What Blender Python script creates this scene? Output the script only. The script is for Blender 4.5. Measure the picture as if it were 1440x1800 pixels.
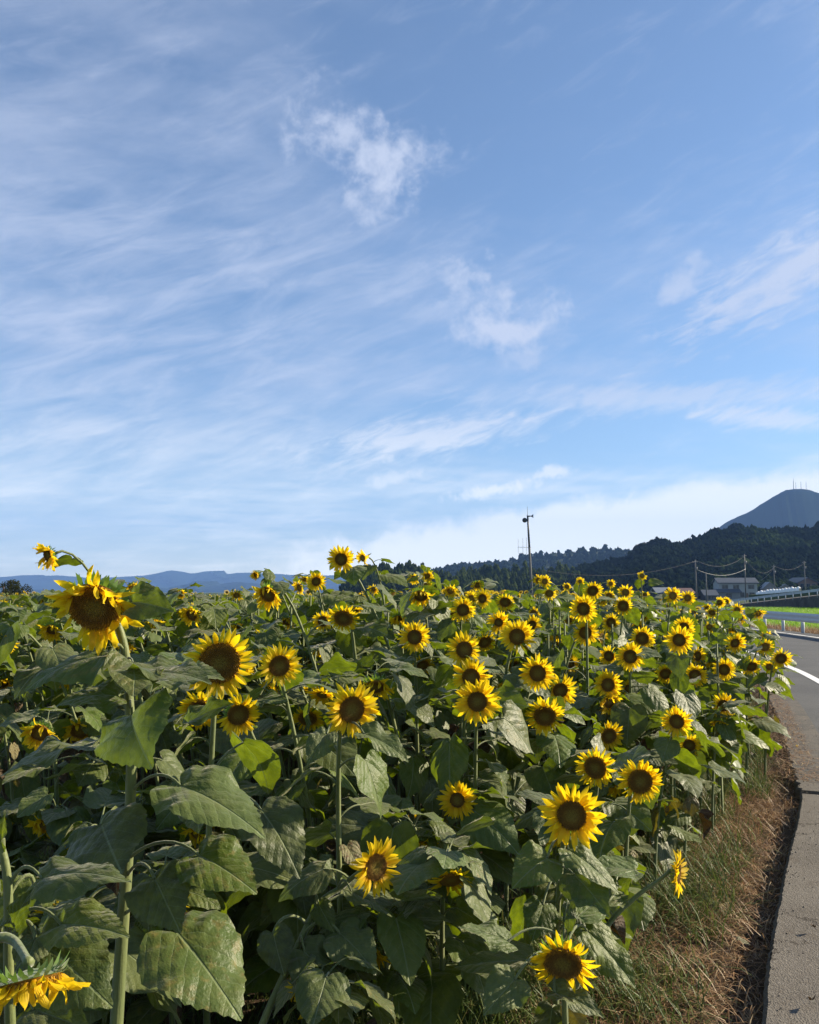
import bpy, math, random
import numpy as np
from mathutils import Vector, Matrix, Quaternion

for _o in list(bpy.data.objects):
    bpy.data.objects.remove(_o)
rng = random.Random(7)
nrs = np.random.RandomState(11)
R = math.radians
sc = bpy.context.scene
C = sc.collection

# ------------------------------------------------------------------ camera
F_PX = 1446.0; CAM_H = 1.65; PITCH = R(5.53)
cam_d = bpy.data.cameras.new('camera'); cam = bpy.data.objects.new('camera', cam_d); C.objects.link(cam)
cam.location = (0, 0, CAM_H); cam.rotation_euler = (math.pi/2 + PITCH, 0, 0)
cam_d.sensor_fit = 'VERTICAL'; cam_d.angle_y = 2*math.atan(900/F_PX)
cam_d.clip_start = 0.05; cam_d.clip_end = 40000
sc.camera = cam
CP, SP = math.cos(PITCH), math.sin(PITCH)

def vdir(px, py):
    cx = (px-720)/F_PX; cz = -(py-900)/F_PX
    return Vector((cx, CP - SP*cz, SP + CP*cz))
def at(px, py, D):                       # world point seen at (px,py), D metres ahead
    d = vdir(px, py); return Vector((0, 0, CAM_H)) + d*(D/d.y)
def proj(p):                             # world point -> photo pixel, depth
    y = p[1]; z = p[2]-CAM_H
    fw = y*CP + z*SP; up = -y*SP + z*CP
    if fw < 0.05: return None
    return 720 + p[0]/fw*F_PX, 900 - up/fw*F_PX, fw

# ------------------------------------------------------------------ sun, sky, exposure
SUN_AZ, SUN_EL = R(73), R(25)            # azimuth from straight ahead towards the right
sunv = Vector((math.sin(SUN_AZ)*math.cos(SUN_EL), math.cos(SUN_AZ)*math.cos(SUN_EL), math.sin(SUN_EL)))
sd = bpy.data.lights.new('sun', 'SUN'); sd.energy = 5.0; sd.angle = R(0.5); sd.color = (1.0, 0.87, 0.66)
sun = bpy.data.objects.new('sun', sd); C.objects.link(sun)
sun.rotation_euler = sunv.to_track_quat('Z', 'Y').to_euler(); sun.location = (30, 20, 40)
sc.view_settings.view_transform = 'Standard'; sc.view_settings.look = 'None'
sc.view_settings.exposure = 1.30; sc.view_settings.gamma = 1.0; sc.view_settings.use_curve_mapping = False
sc.cycles.use_denoising = True
sc.cycles.max_bounces = 6; sc.cycles.diffuse_bounces = 3; sc.cycles.glossy_bounces = 2
sc.cycles.transmission_bounces = 4; sc.cycles.volume_bounces = 0; sc.cycles.transparent_max_bounces = 8
sc.cycles.sample_clamp_indirect = 4.0

class NT:
    """small node-graph helper"""
    def __init__(s, tree): s.t = tree; tree.nodes.clear()
    def n(s, typ, **kw):
        nd = s.t.nodes.new(typ)
        ins = kw.pop('ins', {})
        for k, v in kw.items(): setattr(nd, k, v)
        for k, v in ins.items(): s.set(nd.inputs[k], v)
        return nd
    def set(s, sock, v):
        if hasattr(v, 'is_output'): s.t.links.new(v, sock)
        elif isinstance(v, bpy.types.Node): s.t.links.new(v.outputs[0], sock)
        else:
            if sock.type == 'RGBA' and len(v) == 3: v = (*v, 1)
            sock.default_value = v
    def m(s, op, a, b=None, c=None, clamp=False):
        nd = s.n('ShaderNodeMath', operation=op, use_clamp=clamp)
        for i, v in enumerate((a, b, c)):
            if v is not None: s.set(nd.inputs[i], v)
        return nd.outputs[0]
    def vm(s, op, a, b=None, out=0):
        nd = s.n('ShaderNodeVectorMath', operation=op)
        s.set(nd.inputs[0], a)
        if b is not None: s.set(nd.inputs[1], b)
        return nd.outputs[out]
    def ss(s, x, a, b):                  # smoothstep a..b -> 0..1
        nd = s.n('ShaderNodeMapRange', interpolation_type='SMOOTHSTEP')
        s.set(nd.inputs[0], x); s.set(nd.inputs[1], a); s.set(nd.inputs[2], b)
        return nd.outputs[0]
    def mix(s, f, a, b, blend='MIX'):
        nd = s.n('ShaderNodeMix', data_type='RGBA', blend_type=blend)
        s.set(nd.inputs[0], f); s.set(nd.inputs[6], a); s.set(nd.inputs[7], b)
        return nd.outputs[2]
    def noise(s, vec, scale, detail=4, rough=0.55, dist=0.0, out=0):
        nd = s.n('ShaderNodeTexNoise'); nd.noise_dimensions = '3D'
        if vec is not None: s.set(nd.inputs['Vector'], vec)
        s.set(nd.inputs['Scale'], scale); s.set(nd.inputs['Detail'], detail)
        s.set(nd.inputs['Roughness'], rough); s.set(nd.inputs['Distortion'], dist)
        return nd.outputs[out]

def build_world():
    w = bpy.data.worlds.new('World'); sc.world = w; w.use_nodes = True
    w.cycles.sampling_method = 'MANUAL'; w.cycles.sample_map_resolution = 512
    g = NT(w.node_tree)
    sky = g.n('ShaderNodeTexSky', sky_type='NISHITA')
    sky.sun_disc = False; sky.sun_elevation = SUN_EL; sky.sun_rotation = SUN_AZ
    sky.altitude = 50; sky.air_density = 1.0; sky.dust_density = 0.35; sky.ozone_density = 1.6
    d = g.n('ShaderNodeTexCoord').outputs['Generated']
    sep = g.n('ShaderNodeSeparateXYZ', ins={0: d})
    zc = g.m('ADD', g.m('MAXIMUM', sep.outputs[2], 0.0), 0.10)
    comb = g.n('ShaderNodeCombineXYZ', ins={0: g.m('DIVIDE', sep.outputs[0], zc), 1: g.m('DIVIDE', sep.outputs[1], zc), 2: 0.0})
    mp = g.n('ShaderNodeMapping', ins={0: comb.outputs[0], 'Rotation': (0, 0, R(-28)), 'Scale': (1.0, 1.5, 1.0)})
    n_big = g.noise(mp, 0.85, 6, 0.55, 0.25)
    n_mid = g.noise(mp, 2.6, 8, 0.62, 0.3)
    n_fine = g.noise(d, 24.0, 8, 0.62, 0.35)
    n_f2 = g.noise(d, 55.0, 7, 0.62, 0.3)
    rot1 = g.n('ShaderNodeMapping', ins={0: d, 'Rotation': (0, R(20), 0)})
    n_st = g.noise(g.vm('MULTIPLY', rot1.outputs[0], (1.0, 1.0, 4.5)), 9.0, 9, 0.64, 0.5)
    n_st2 = g.noise(g.vm('MULTIPLY', rot1.outputs[0], (1.0, 1.0, 4.0)), 22.0, 8, 0.64, 0.5)
    n_pf = g.m('ADD', g.m('MULTIPLY', n_fine, 0.6), g.m('MULTIPLY', n_f2, 0.4))
    # overall thin cirrus veil
    veil = g.ss(g.m('ADD', g.m('MULTIPLY', n_big, 0.7), g.m('MULTIPLY', n_mid, 0.3)), 0.42, 0.72)
    cov = g.m('ADD', g.m('ADD', 0.05, g.m('MULTIPLY', veil, 0.30)), g.m('MULTIPLY', g.ss(g.m('ADD', g.m('MULTIPLY', n_st, 0.6), g.m('MULTIPLY', n_big, 0.4)), 0.46, 0.70), 0.30))
    warp = g.vm('SCALE', g.vm('SUBTRACT', g.noise(d, 7.0, 4, 0.6, 0, out=1), (0.5, 0.5, 0.5)), None)
    warp.node.inputs[3].default_value = 0.17
    dw = g.vm('ADD', d, warp)
    def blob(px, py, hw, hh, tilt, soft0, soft1, amt, noise=None, lo=0.35, hi=0.62, base=d, erode=0.0):
        c = vdir(px, py).normalized()
        df = g.vm('SUBTRACT', base, tuple(c))
        k = 1446.0/1.02
        mpn = g.n('ShaderNodeMapping', ins={0: df, 'Rotation': (0, R(tilt), 0)})
        sc2 = g.vm('MULTIPLY', mpn.outputs[0], (k/hw, 1446/600, k/hh))
        ln = g.vm('LENGTH', sc2, out=1)
        if erode:
            v = g.ss(g.m('ADD', g.m('SUBTRACT', 1.0, ln), g.m('MULTIPLY', g.m('SUBTRACT', noise, 0.5), erode)), lo, hi)
            return g.m('MULTIPLY', v, amt)
        v = g.m('SUBTRACT', 1.0, g.ss(ln, soft0, soft1))
        if noise is not None: v = g.m('MULTIPLY', v, g.ss(noise, lo, hi))
        return g.m('MULTIPLY', v, amt)
    parts = [
        blob(170, 620, 560, 300, 18, 0.0, 1.3, 0.62, n_st, 0.25, 0.72),
        blob(90, 360, 200, 210, -35, 0.0, 1.25, 0.50, n_mid, 0.25, 0.70),
        blob(260, 40, 420, 170, -40, 0.0, 1.25, 0.34, n_mid, 0.25, 0.75),
        blob(635, 255, 215, 95, -14, 0, 0, 0.80, n_pf, 0.22, 1.10, dw, 2.6),
        blob(672, 340, 105, 85, -40, 0, 0, 0.75, n_pf, 0.22, 1.10, dw, 2.6),
        blob(890, 553, 160, 72, -10, 0, 0, 0.97, n_pf, 0.12, 0.85, dw, 2.4),
        blob(960, 635, 110, 26, 0, 0, 0, 0.42, n_fine, 0.3, 1.0, dw, 2.0),
        blob(800, 505, 50, 40, 0, 0, 0, 0.40, n_fine, 0.3, 1.0, dw, 2.0),
        blob(1174, 508, 58, 32, 20, 0, 0, 0.62, n_pf, 0.15, 0.95, dw, 2.2),
        blob(1440, 455, 300, 78, 24, 0, 0, 0.85, n_st2, 0.10, 0.95, d, 2.4),
        blob(740, 770, 300, 50, 8, 0, 0, 0.85, n_st2, 0.05, 0.95, d, 2.0),
        blob(1150, 700, 430, 40, -2, 0, 0, 0.60, n_st2, 0.10, 1.0, d, 2.2),
        blob(868, 862, 100, 18, 9, 0, 0, 0.85, n_f2, 0.1, 0.8, d, 2.0),
        blob(975, 829, 45, 16, 5, 0, 0, 0.75, n_f2, 0.1, 0.8, d, 2.0),
        blob(690, 842, 90, 20, 8, 0, 0, 0.55, n_f2, 0.1, 0.9, d, 2.0),
        blob(1340, 735, 150, 26, -8, 0, 0, 0.70, n_st2, 0.10, 1.0, d, 2.2),
        blob(380, 890, 760, 90, 2, 0.0, 1.25, 0.34, n_mid, 0.10, 0.75),
        blob(1820, 1018, 1240, 178, 0.0, 0, 0, 0.97, n_fine, -0.06, 0.10, d, 0.30),
        blob(700, 1020, 1100, 70, 0, 0.2, 1.25, 0.35),
    ]
    for p in parts:
        cov = g.m('SUBTRACT', 1.0, g.m('MULTIPLY', g.m('SUBTRACT', 1.0, cov), g.m('SUBTRACT', 1.0, p)))
    cov = g.m('MINIMUM', cov, 0.96)
    # cloud light: whiter low in the sky, dimmer lilac-grey overhead
    el = g.ss(sep.outputs[2], 0.02, 0.27)
    ccol = g.mix(el, (12.2, 11.9, 10.2), (4.8, 5.3, 6.5))
    skyc = g.mix(1.0, sky, (0.88, 1.02, 1.15), 'MULTIPLY')
    col = g.mix(cov, skyc, ccol)
    bg = g.n('ShaderNodeBackground', ins={0: col, 1: 0.057})
    out = g.n('ShaderNodeOutputWorld'); g.t.links.new(bg.outputs[0], out.inputs[0])
build_world()

# ------------------------------------------------------------------ materials
MATS = {}
def new_mat(name):
    m = bpy.data.materials.new(name); m.use_nodes = True; MATS[name] = m
    return m, NT(m.node_tree)
def finish(g, shader, disp=None):
    o = g.n('ShaderNodeOutputMaterial'); g.t.links.new(shader, o.inputs[0])
def principled(g, col, rough=0.6, spec=0.4, bump=None, bstr=0.3, bdist=0.01, **kw):
    b = g.n('ShaderNodeBsdfPrincipled')
    g.set(b.inputs['Base Color'], col); g.set(b.inputs['Roughness'], rough)
    g.set(b.inputs['Specular IOR Level'], spec)
    for k, v in kw.items(): g.set(b.inputs[k], v)
    if bump is not None:
        bn = g.n('ShaderNodeBump', ins={'Strength': bstr, 'Distance': bdist, 'Height': bump})
        g.t.links.new(bn.outputs[0], b.inputs['Normal'])
    return b
def simple(name, col, rough=0.6, spec=0.4, var=0.25, scale=4.0, metal=0.0, bump=0.2, bdist=0.01):
    m, g = new_mat(name)
    tc = g.n('ShaderNodeTexCoord').outputs['Object']
    nz = g.noise(tc, scale, 6, 0.6)
    f = g.m('ADD', 1.0 - var*0.5*1.0, g.m('MULTIPLY', g.m('SUBTRACT', nz, 0.25), var*2))
    c = g.vm('SCALE', g.n('ShaderNodeRGB').outputs[0]); c.node.inputs[0].links[0].from_node.outputs[0].default_value = (*col, 1)
    g.t.links.new(f, c.node.inputs[3])
    b = principled(g, c, rough, spec, nz if bump else None, bump, bdist, Metallic=metal)
    finish(g, b.outputs[0]); return m

def leaf_material(name, top, under, trans, tfac=0.30, rough=0.46, island=False, blotch=None, sheen=0.30):
    m, g = new_mat(name)
    uv = g.n('ShaderNodeUVMap').outputs[0]
    s = g.n('ShaderNodeSeparateXYZ', ins={0: uv})
    x = g.m('SUBTRACT', g.m('MULTIPLY', s.outputs[0], 1.25), 0.2)
    y = g.m('SUBTRACT', s.outputs[1], 0.5)
    ay = g.m('ABSOLUTE', y)
    mid = g.m('SUBTRACT', 1.0, g.ss(ay, 0.004, 0.016))
    wob = g.noise(uv, 5.0, 3, 0.6)
    lat = g.m('PINGPONG', g.m('ADD', g.m('SUBTRACT', x, g.m('ADD', g.m('MULTIPLY', ay, 0.95), g.m('MULTIPLY', g.m('MULTIPLY', ay, ay), 0.9))), g.m('MULTIPLY', g.m('SUBTRACT', wob, 0.5), 0.10)), 0.095)
    latm = g.m('MULTIPLY', g.m('SUBTRACT', 1.0, g.ss(lat, 0.001, 0.009)), g.m('MULTIPLY', 0.6, g.m('SUBTRACT', 1.0, g.ss(ay, 0.15, 0.42))))
    vein = g.m('MAXIMUM', mid, latm)
    if island: rnd = g.n('ShaderNodeNewGeometry').outputs['Random Per Island']
    else: rnd = g.n('ShaderNodeObjectInfo').outputs['Random']
    oc = g.n('ShaderNodeTexCoord').outputs['Object']
    offs = g.vm('ADD', oc, g.n('ShaderNodeCombineXYZ', ins={0: g.m('MULTIPLY', rnd, 37.0), 1: rnd, 2: rnd}).outputs[0])
    nz = g.noise(offs, 5.0, 5, 0.6)
    nf = g.noise(offs, 38.0, 3, 0.6)
    hs = g.n('ShaderNodeHueSaturation', ins={'Hue': g.m('ADD', 0.485, g.m('MULTIPLY', g.m('FRACT', g.m('MULTIPLY', rnd, 7.3)), 0.035)),
              'Saturation': g.m('ADD', 0.75, g.m('MULTIPLY', g.m('FRACT', g.m('MULTIPLY', rnd, 3.7)), 0.45)),
              'Value': g.m('ADD', 0.72, g.m('MULTIPLY', rnd, 0.60)), 'Color': top})
    c = g.mix(g.ss(nz, 0.35, 0.75), hs.outputs[0], g.mix(0.55, hs.outputs[0], under))
    if blotch is not None:
        c = g.mix(g.ss(g.noise(offs, 9.0, 5, 0.7), 0.50, 0.62), c, blotch)
    old = g.m('MULTIPLY', g.m('MULTIPLY', g.ss(g.noise(offs, 8.0, 4, 0.7), 0.52, 0.68), g.ss(g.m('FRACT', g.m('MULTIPLY', rnd, 5.9)), 0.55, 0.95)), 0.75)
    c = g.mix(old, c, (0.17, 0.14, 0.035))
    c = g.mix(g.m('MULTIPLY', vein, 0.45), c, (0.30, 0.36, 0.17))
    back = g.n('ShaderNodeNewGeometry').outputs['Backfacing']
    c = g.mix(back, c, g.mix(g.m('MULTIPLY', vein, 0.5), under, (0.30, 0.36, 0.18)))
    h = g.m('ADD', g.m('MULTIPLY', g.m('POWER', g.m('DIVIDE', lat, 0.095), 0.7), 0.22), g.m('ADD', g.m('MULTIPLY', nz, 1.1), g.m('MULTIPLY', nf, 0.16)))
    h = g.m('SUBTRACT', h, g.m('MULTIPLY', mid, 0.35))
    b = principled(g, c, rough, 0.36, h, 0.75, 0.012, **{'Sheen Weight': sheen, 'Sheen Roughness': 0.4, 'Sheen Tint': (1.0, 0.95, 0.8, 1)})
    t = g.n('ShaderNodeBsdfTranslucent', ins={'Color': g.mix(g.m('MULTIPLY', vein, 0.7), g.mix(g.ss(nz, 0.3, 0.7), (trans[0]*0.45, trans[1]*0.5, trans[2]*0.6), trans), (trans[0]*0.35, trans[1]*0.35, trans[2]))})
    mx = g.n('ShaderNodeMixShader', ins={0: tfac, 1: b.outputs[0], 2: t.outputs[0]})
    finish(g, mx.outputs[0]); return m

leaf_material('leaf', (0.062, 0.090, 0.011), (0.120, 0.138, 0.032), (0.30, 0.40, 0.008), 0.27)
leaf_material('leaf_far', (0.062, 0.090, 0.011), (0.120, 0.138, 0.032), (0.30, 0.40, 0.008), 0.27, island=True)
leaf_material('leaf_yellow', (0.15, 0.13, 0.03), (0.15, 0.14, 0.05), (0.25, 0.20, 0.015), 0.22, blotch=(0.11, 0.06, 0.02))
leaf_material('leaf_brown', (0.055, 0.030, 0.014), (0.08, 0.05, 0.025), (0.10, 0.05, 0.01), 0.10, 0.7, blotch=(0.03, 0.018, 0.01), sheen=0.05)

def petal_material():
    m, g = new_mat('petal')
    uv = g.n('ShaderNodeSeparateXYZ', ins={0: g.n('ShaderNodeUVMap').outputs[0]})
    rnd = g.n('ShaderNodeNewGeometry').outputs['Random Per Island']
    rnd2 = g.n('ShaderNodeObjectInfo').outputs['Random']
    c = g.mix(g.ss(uv.outputs[0], 0.0, 0.55), (0.74, 0.40, 0.006), (0.88, 0.66, 0.014))
    c = g.mix(g.m('MULTIPLY', g.m('FRACT', g.m('ADD', rnd, rnd2)), 0.55), c, (0.84, 0.52, 0.010))
    stripe = g.m('PINGPONG', g.m('MULTIPLY', uv.outputs[1], 7.0), 0.5)
    b = principled(g, c, 0.5, 0.3, stripe, 0.35, 0.004)
    t = g.n('ShaderNodeBsdfTranslucent', ins={'Color': g.mix(0.35, c, (0.98, 0.74, 0.010))})
    mx = g.n('ShaderNodeMixShader', ins={0: 0.56, 1: b.outputs[0], 2: t.outputs[0]})
    finish(g, mx.outputs[0])
petal_material()

def disc_material():
    m, g = new_mat('disc')
    oc = g.n('ShaderNodeTexCoord').outputs['Object']
    s = g.n('ShaderNodeSeparateXYZ', ins={0: oc})
    r = g.m('SQRT', g.m('ADD', g.m('MULTIPLY', s.outputs[0], s.outputs[0]), g.m('MULTIPLY', s.outputs[1], s.outputs[1])))
    nz = g.noise(oc, 26.0, 4, 0.7)
    c = g.mix(g.ss(r, 0.05, 0.30), (0.22, 0.165, 0.032), (0.19, 0.105, 0.02))
    c = g.mix(g.ss(r, 0.34, 0.54), c, (0.30, 0.15, 0.016))
    c = g.mix(g.ss(nz, 0.45, 0.8), c, (0.22, 0.135, 0.02))
    b = principled(g, c, 0.8, 0.2, nz, 0.6, 0.02)
    finish(g, b.outputs[0])
disc_material()
m, g = new_mat('floret')
_s = g.n('ShaderNodeSeparateXYZ', ins={0: g.n('ShaderNodeTexCoord').outputs['Object']})
_r = g.m('SQRT', g.m('ADD', g.m('MULTIPLY', _s.outputs[0], _s.outputs[0]), g.m('MULTIPLY', _s.outputs[1], _s.outputs[1])))
_c = g.mix(g.ss(_r, 0.08, 0.34), (0.29, 0.235, 0.045), (0.20, 0.105, 0.018))
_c = g.mix(g.ss(_r, 0.34, 0.52), _c, (0.46, 0.24, 0.022))
_c = g.mix(g.m('MULTIPLY', g.n('ShaderNodeNewGeometry').outputs['Random Per Island'], 0.75), _c, (0.075, 0.038, 0.010))
finish(g, principled(g, _c, 0.75, 0.25).outputs[0])

def stem_material(name, col):
    m, g = new_mat(name)
    oc = g.n('ShaderNodeTexCoord').outputs['Object']
    mp = g.n('ShaderNodeMapping', ins={0: oc, 'Scale': (60, 60, 4)})
    nz = g.noise(mp, 1.0, 4, 0.6); n2 = g.noise(oc, 90.0, 2, 0.5)
    c = g.mix(g.ss(nz, 0.3, 0.75), (col[0]*0.7, col[1]*0.75, col[2]*0.7), (col[0]*1.25, col[1]*1.15, col[2]*1.3))
    b = principled(g, c, 0.55, 0.35, g.m('ADD', nz, g.m('MULTIPLY', n2, 0.4)), 0.5, 0.006, **{'Sheen Weight': 0.35})
    finish(g, b.outputs[0])
stem_material('stem', (0.125, 0.155, 0.040))
m, g = new_mat('calyx')
b = principled(g, (0.11, 0.19, 0.035), 0.55, 0.35, **{'Sheen Weight': 0.3})
t = g.n('ShaderNodeBsdfTranslucent', ins={'Color': (0.28, 0.46, 0.04)})
finish(g, g.n('ShaderNodeMixShader', ins={0: 0.3, 1: b.outputs[0], 2: t.outputs[0]}).outputs[0])

def blade_material(name, a, bcol, c3, tfac=0.3):
    m, g = new_mat(name)
    rnd = g.n('ShaderNodeNewGeometry').outputs['Random Per Island']
    c = g.mix(g.ss(rnd, 0.0, 0.6), a, bcol); c = g.mix(g.ss(rnd, 0.75, 1.0), c, c3)
    b = principled(g, c, 0.55, 0.35)
    t = g.n('ShaderNodeBsdfTranslucent', ins={'Color': c})
    finish(g, g.n('ShaderNodeMixShader', ins={0: tfac, 1: b.outputs[0], 2: t.outputs[0]}).outputs[0])
blade_material('grass_green', (0.050, 0.085, 0.018), (0.10, 0.145, 0.030), (0.20, 0.19, 0.06))
blade_material('grass_dry', (0.17, 0.085, 0.040), (0.32, 0.195, 0.095), (0.50, 0.38, 0.22), 0.25)
blade_material('rice', (0.16, 0.32, 0.02), (0.24, 0.42, 0.03), (0.34, 0.48, 0.06), 0.45)

def soil_material():
    m, g = new_mat('soil')
    oc = g.n('ShaderNodeTexCoord').outputs['Object']
    n1 = g.noise(oc, 2.2, 6, 0.6); n2 = g.noise(oc, 30.0, 5, 0.65)
    c = g.mix(g.ss(n1, 0.3, 0.7), (0.062, 0.040, 0.026), (0.115, 0.078, 0.050))
    c = g.mix(g.ss(n2, 0.5, 0.8), c, (0.15, 0.10, 0.06))
    b = principled(g, c, 0.95, 0.1, n2, 0.9, 0.03); finish(g, b.outputs[0])
soil_material()
def concrete_material():
    m, g = new_mat('concrete')
    oc = g.n('ShaderNodeTexCoord').outputs['Object']
    n1 = g.noise(oc, 1.6, 6, 0.6); n2 = g.noise(oc, 60.0, 5, 0.7); n3 = g.noise(oc, 220.0, 2, 0.6)
    vo = g.n('ShaderNodeTexVoronoi', ins={'Vector': oc, 'Scale': 130.0})
    c = g.mix(g.ss(n1, 0.3, 0.7), (0.100, 0.088, 0.074), (0.150, 0.134, 0.114))
    c = g.mix(g.ss(n2, 0.45, 0.75), c, (0.20, 0.182, 0.158))
    c = g.mix(g.m('MULTIPLY', g.ss(g.noise(oc, 5.0, 5, 0.7), 0.55, 0.72), 0.6), c, (0.085, 0.066, 0.050))
    ve = g.n('ShaderNodeTexVoronoi', feature='DISTANCE_TO_EDGE', ins={'Vector': g.vm('ADD', oc, g.vm('SCALE', g.noise(oc, 3.0, 5, 0.7, 0, out=1))), 'Scale': 0.9})
    ve.inputs['Vector'].links[0].from_node.inputs[1].links[0].from_node.inputs[3].default_value = 0.5
    crack = g.m('SUBTRACT', 1.0, g.ss(ve.outputs[0], 0.003, 0.010))
    c = g.mix(g.m('MULTIPLY', crack, 0.75), c, (0.035, 0.028, 0.022))
    h = g.m('ADD', g.m('MULTIPLY', n2, 0.8), g.m('ADD', g.m('MULTIPLY', vo.outputs[0], 0.5), g.m('MULTIPLY', n3, 0.4)))
    b = principled(g, c, 0.9, 0.2, h, 0.9, 0.008); finish(g, b.outputs[0])
concrete_material()
def asphalt_material():
    m, g = new_mat('asphalt')
    oc = g.n('ShaderNodeTexCoord').outputs['Object']
    n1 = g.noise(oc, 0.6, 5, 0.6); n2 = g.noise(oc, 90.0, 4, 0.7)
    c = g.mix(g.ss(n1, 0.3, 0.7), (0.052, 0.054, 0.056), (0.080, 0.080, 0.079))
    c = g.mix(g.ss(n2, 0.5, 0.8), c, (0.13, 0.125, 0.12))
    b = principled(g, c, 0.82, 0.3, n2, 0.7, 0.006); finish(g, b.outputs[0])
asphalt_material()
def dusty_material():
    m, g = new_mat('dusty_asphalt')
    oc = g.n('ShaderNodeTexCoord').outputs['Object']
    n1 = g.noise(oc, 1.1, 6, 0.65); n2 = g.noise(oc, 70.0, 4, 0.7); n3 = g.noise(oc, 7.0, 5, 0.7)
    c = g.mix(g.ss(n1, 0.35, 0.65), (0.072, 0.070, 0.066), (0.125, 0.110, 0.092))
    c = g.mix(g.ss(n3, 0.5, 0.75), c, (0.17, 0.145, 0.115)); c = g.mix(g.ss(n2, 0.5, 0.8), c, (0.20, 0.18, 0.155))
    finish(g, principled(g, c, 0.92, 0.2, n2, 0.8, 0.008).outputs[0])
dusty_material()
def paint_material():
    m, g = new_mat('road_paint')
    oc = g.n('ShaderNodeTexCoord').outputs['Object']
    n2 = g.noise(oc, 22.0, 6, 0.75)
    c = g.mix(g.ss(n2, 0.56, 0.68), (0.72, 0.72, 0.70), (0.30, 0.30, 0.29))
    finish(g, principled(g, c, 0.7, 0.3).outputs[0])
paint_material()
simple('white_metal', (0.44, 0.47, 0.50), 0.5, 0.4, 0.18, 3.0)
simple('grey_metal', (0.16, 0.165, 0.17), 0.5, 0.4, 0.3, 3.0)
simple('dark_metal', (0.055, 0.058, 0.062), 0.5, 0.4, 0.2, 3.0)
simple('pole_concrete', (0.13, 0.128, 0.12), 0.85, 0.2, 0.2, 2.0)
simple('wire', (0.05, 0.052, 0.055), 0.5, 0.3, 0.0, 1.0, bump=0)
simple('cable_light', (0.26, 0.265, 0.26), 0.5, 0.3, 0.0, 1.0, bump=0)
simple('plaster_white', (0.34, 0.345, 0.34), 0.85, 0.2, 0.15, 0.4)
simple('plaster_grey', (0.20, 0.205, 0.21), 0.85, 0.2, 0.15, 0.4)
simple('timber_brown', (0.19, 0.115, 0.075), 0.8, 0.2, 0.25, 0.8)
simple('timber_dark', (0.035, 0.030, 0.028), 0.8, 0.2, 0.25, 0.8)
simple('tile_slate', (0.062, 0.072, 0.085), 0.6, 0.4, 0.25, 0.8)
simple('tile_pale', (0.19, 0.205, 0.22), 0.6, 0.4, 0.2, 0.8)
simple('tile_red', (0.13, 0.075, 0.065), 0.7, 0.3, 0.3, 0.8)
simple('plastic_white', (0.80, 0.80, 0.78), 0.5, 0.4, 0.1, 1.0)
simple('stone_bank', (0.075, 0.068, 0.060), 0.9, 0.2, 0.8, 0.9, bump=0.8, bdist=0.15)
simple('weeds', (0.052, 0.070, 0.022), 0.9, 0.1, 0.6, 0.5)
simple('hill_soil', (0.030, 0.042, 0.018), 0.95, 0.1, 0.4, 0.02)
simple('mountain_wood', (0.010, 0.017, 0.011), 1.0, 0.0, 0.5, 0.012)
m, g = new_mat('glass_dark'); finish(g, principled(g, (0.03, 0.035, 0.04), 0.12, 0.5).outputs[0])
def foliage_material(name, a, bcol, trans, tf=0.2, sc_=1.0):
    m, g = new_mat(name)
    rnd = g.n('ShaderNodeNewGeometry').outputs['Random Per Island']
    oc = g.n('ShaderNodeTexCoord').outputs['Object']
    n1 = g.noise(oc, 0.03, 3, 0.6); n2 = g.noise(oc, 1.1*sc_, 5, 0.75); n3 = g.noise(oc, 0.012, 2, 0.5)
    c = g.mix(rnd, a, bcol); c = g.mix(g.ss(n1, 0.4, 0.65), c, (a[0]*0.6, a[1]*0.65, a[2]*0.7))
    c = g.mix(g.ss(n2, 0.35, 0.62), (a[0]*0.25, a[1]*0.25, a[2]*0.25), c)
    c = g.mix(g.m('MULTIPLY', g.ss(n3, 0.58, 0.68), 0.6), c, (bcol[0]*2.0, bcol[1]*2.0, bcol[2]*1.2))
    b = principled(g, c, 0.95, 0.0, n2, 1.0, 1.2/sc_)
    t = g.n('ShaderNodeBsdfTranslucent', ins={'Color': trans})
    finish(g, g.n('ShaderNodeMixShader', ins={0: tf, 1: b.outputs[0], 2: t.outputs[0]}).outputs[0])
foliage_material('foliage_cedar', (0.012, 0.024, 0.013), (0.024, 0.039, 0.017), (0.03, 0.055, 0.012), 0.10)
foliage_material('foliage_bamboo', (0.055, 0.085, 0.022), (0.11, 0.14, 0.04), (0.20, 0.28, 0.03), 0.3)
foliage_material('foliage_round', (0.035, 0.042, 0.020), (0.075, 0.075, 0.035), (0.10, 0.12, 0.02), 0.2, 6.0)
simple('bark', (0.07, 0.05, 0.035), 0.9, 0.1, 0.4, 3.0)

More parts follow.
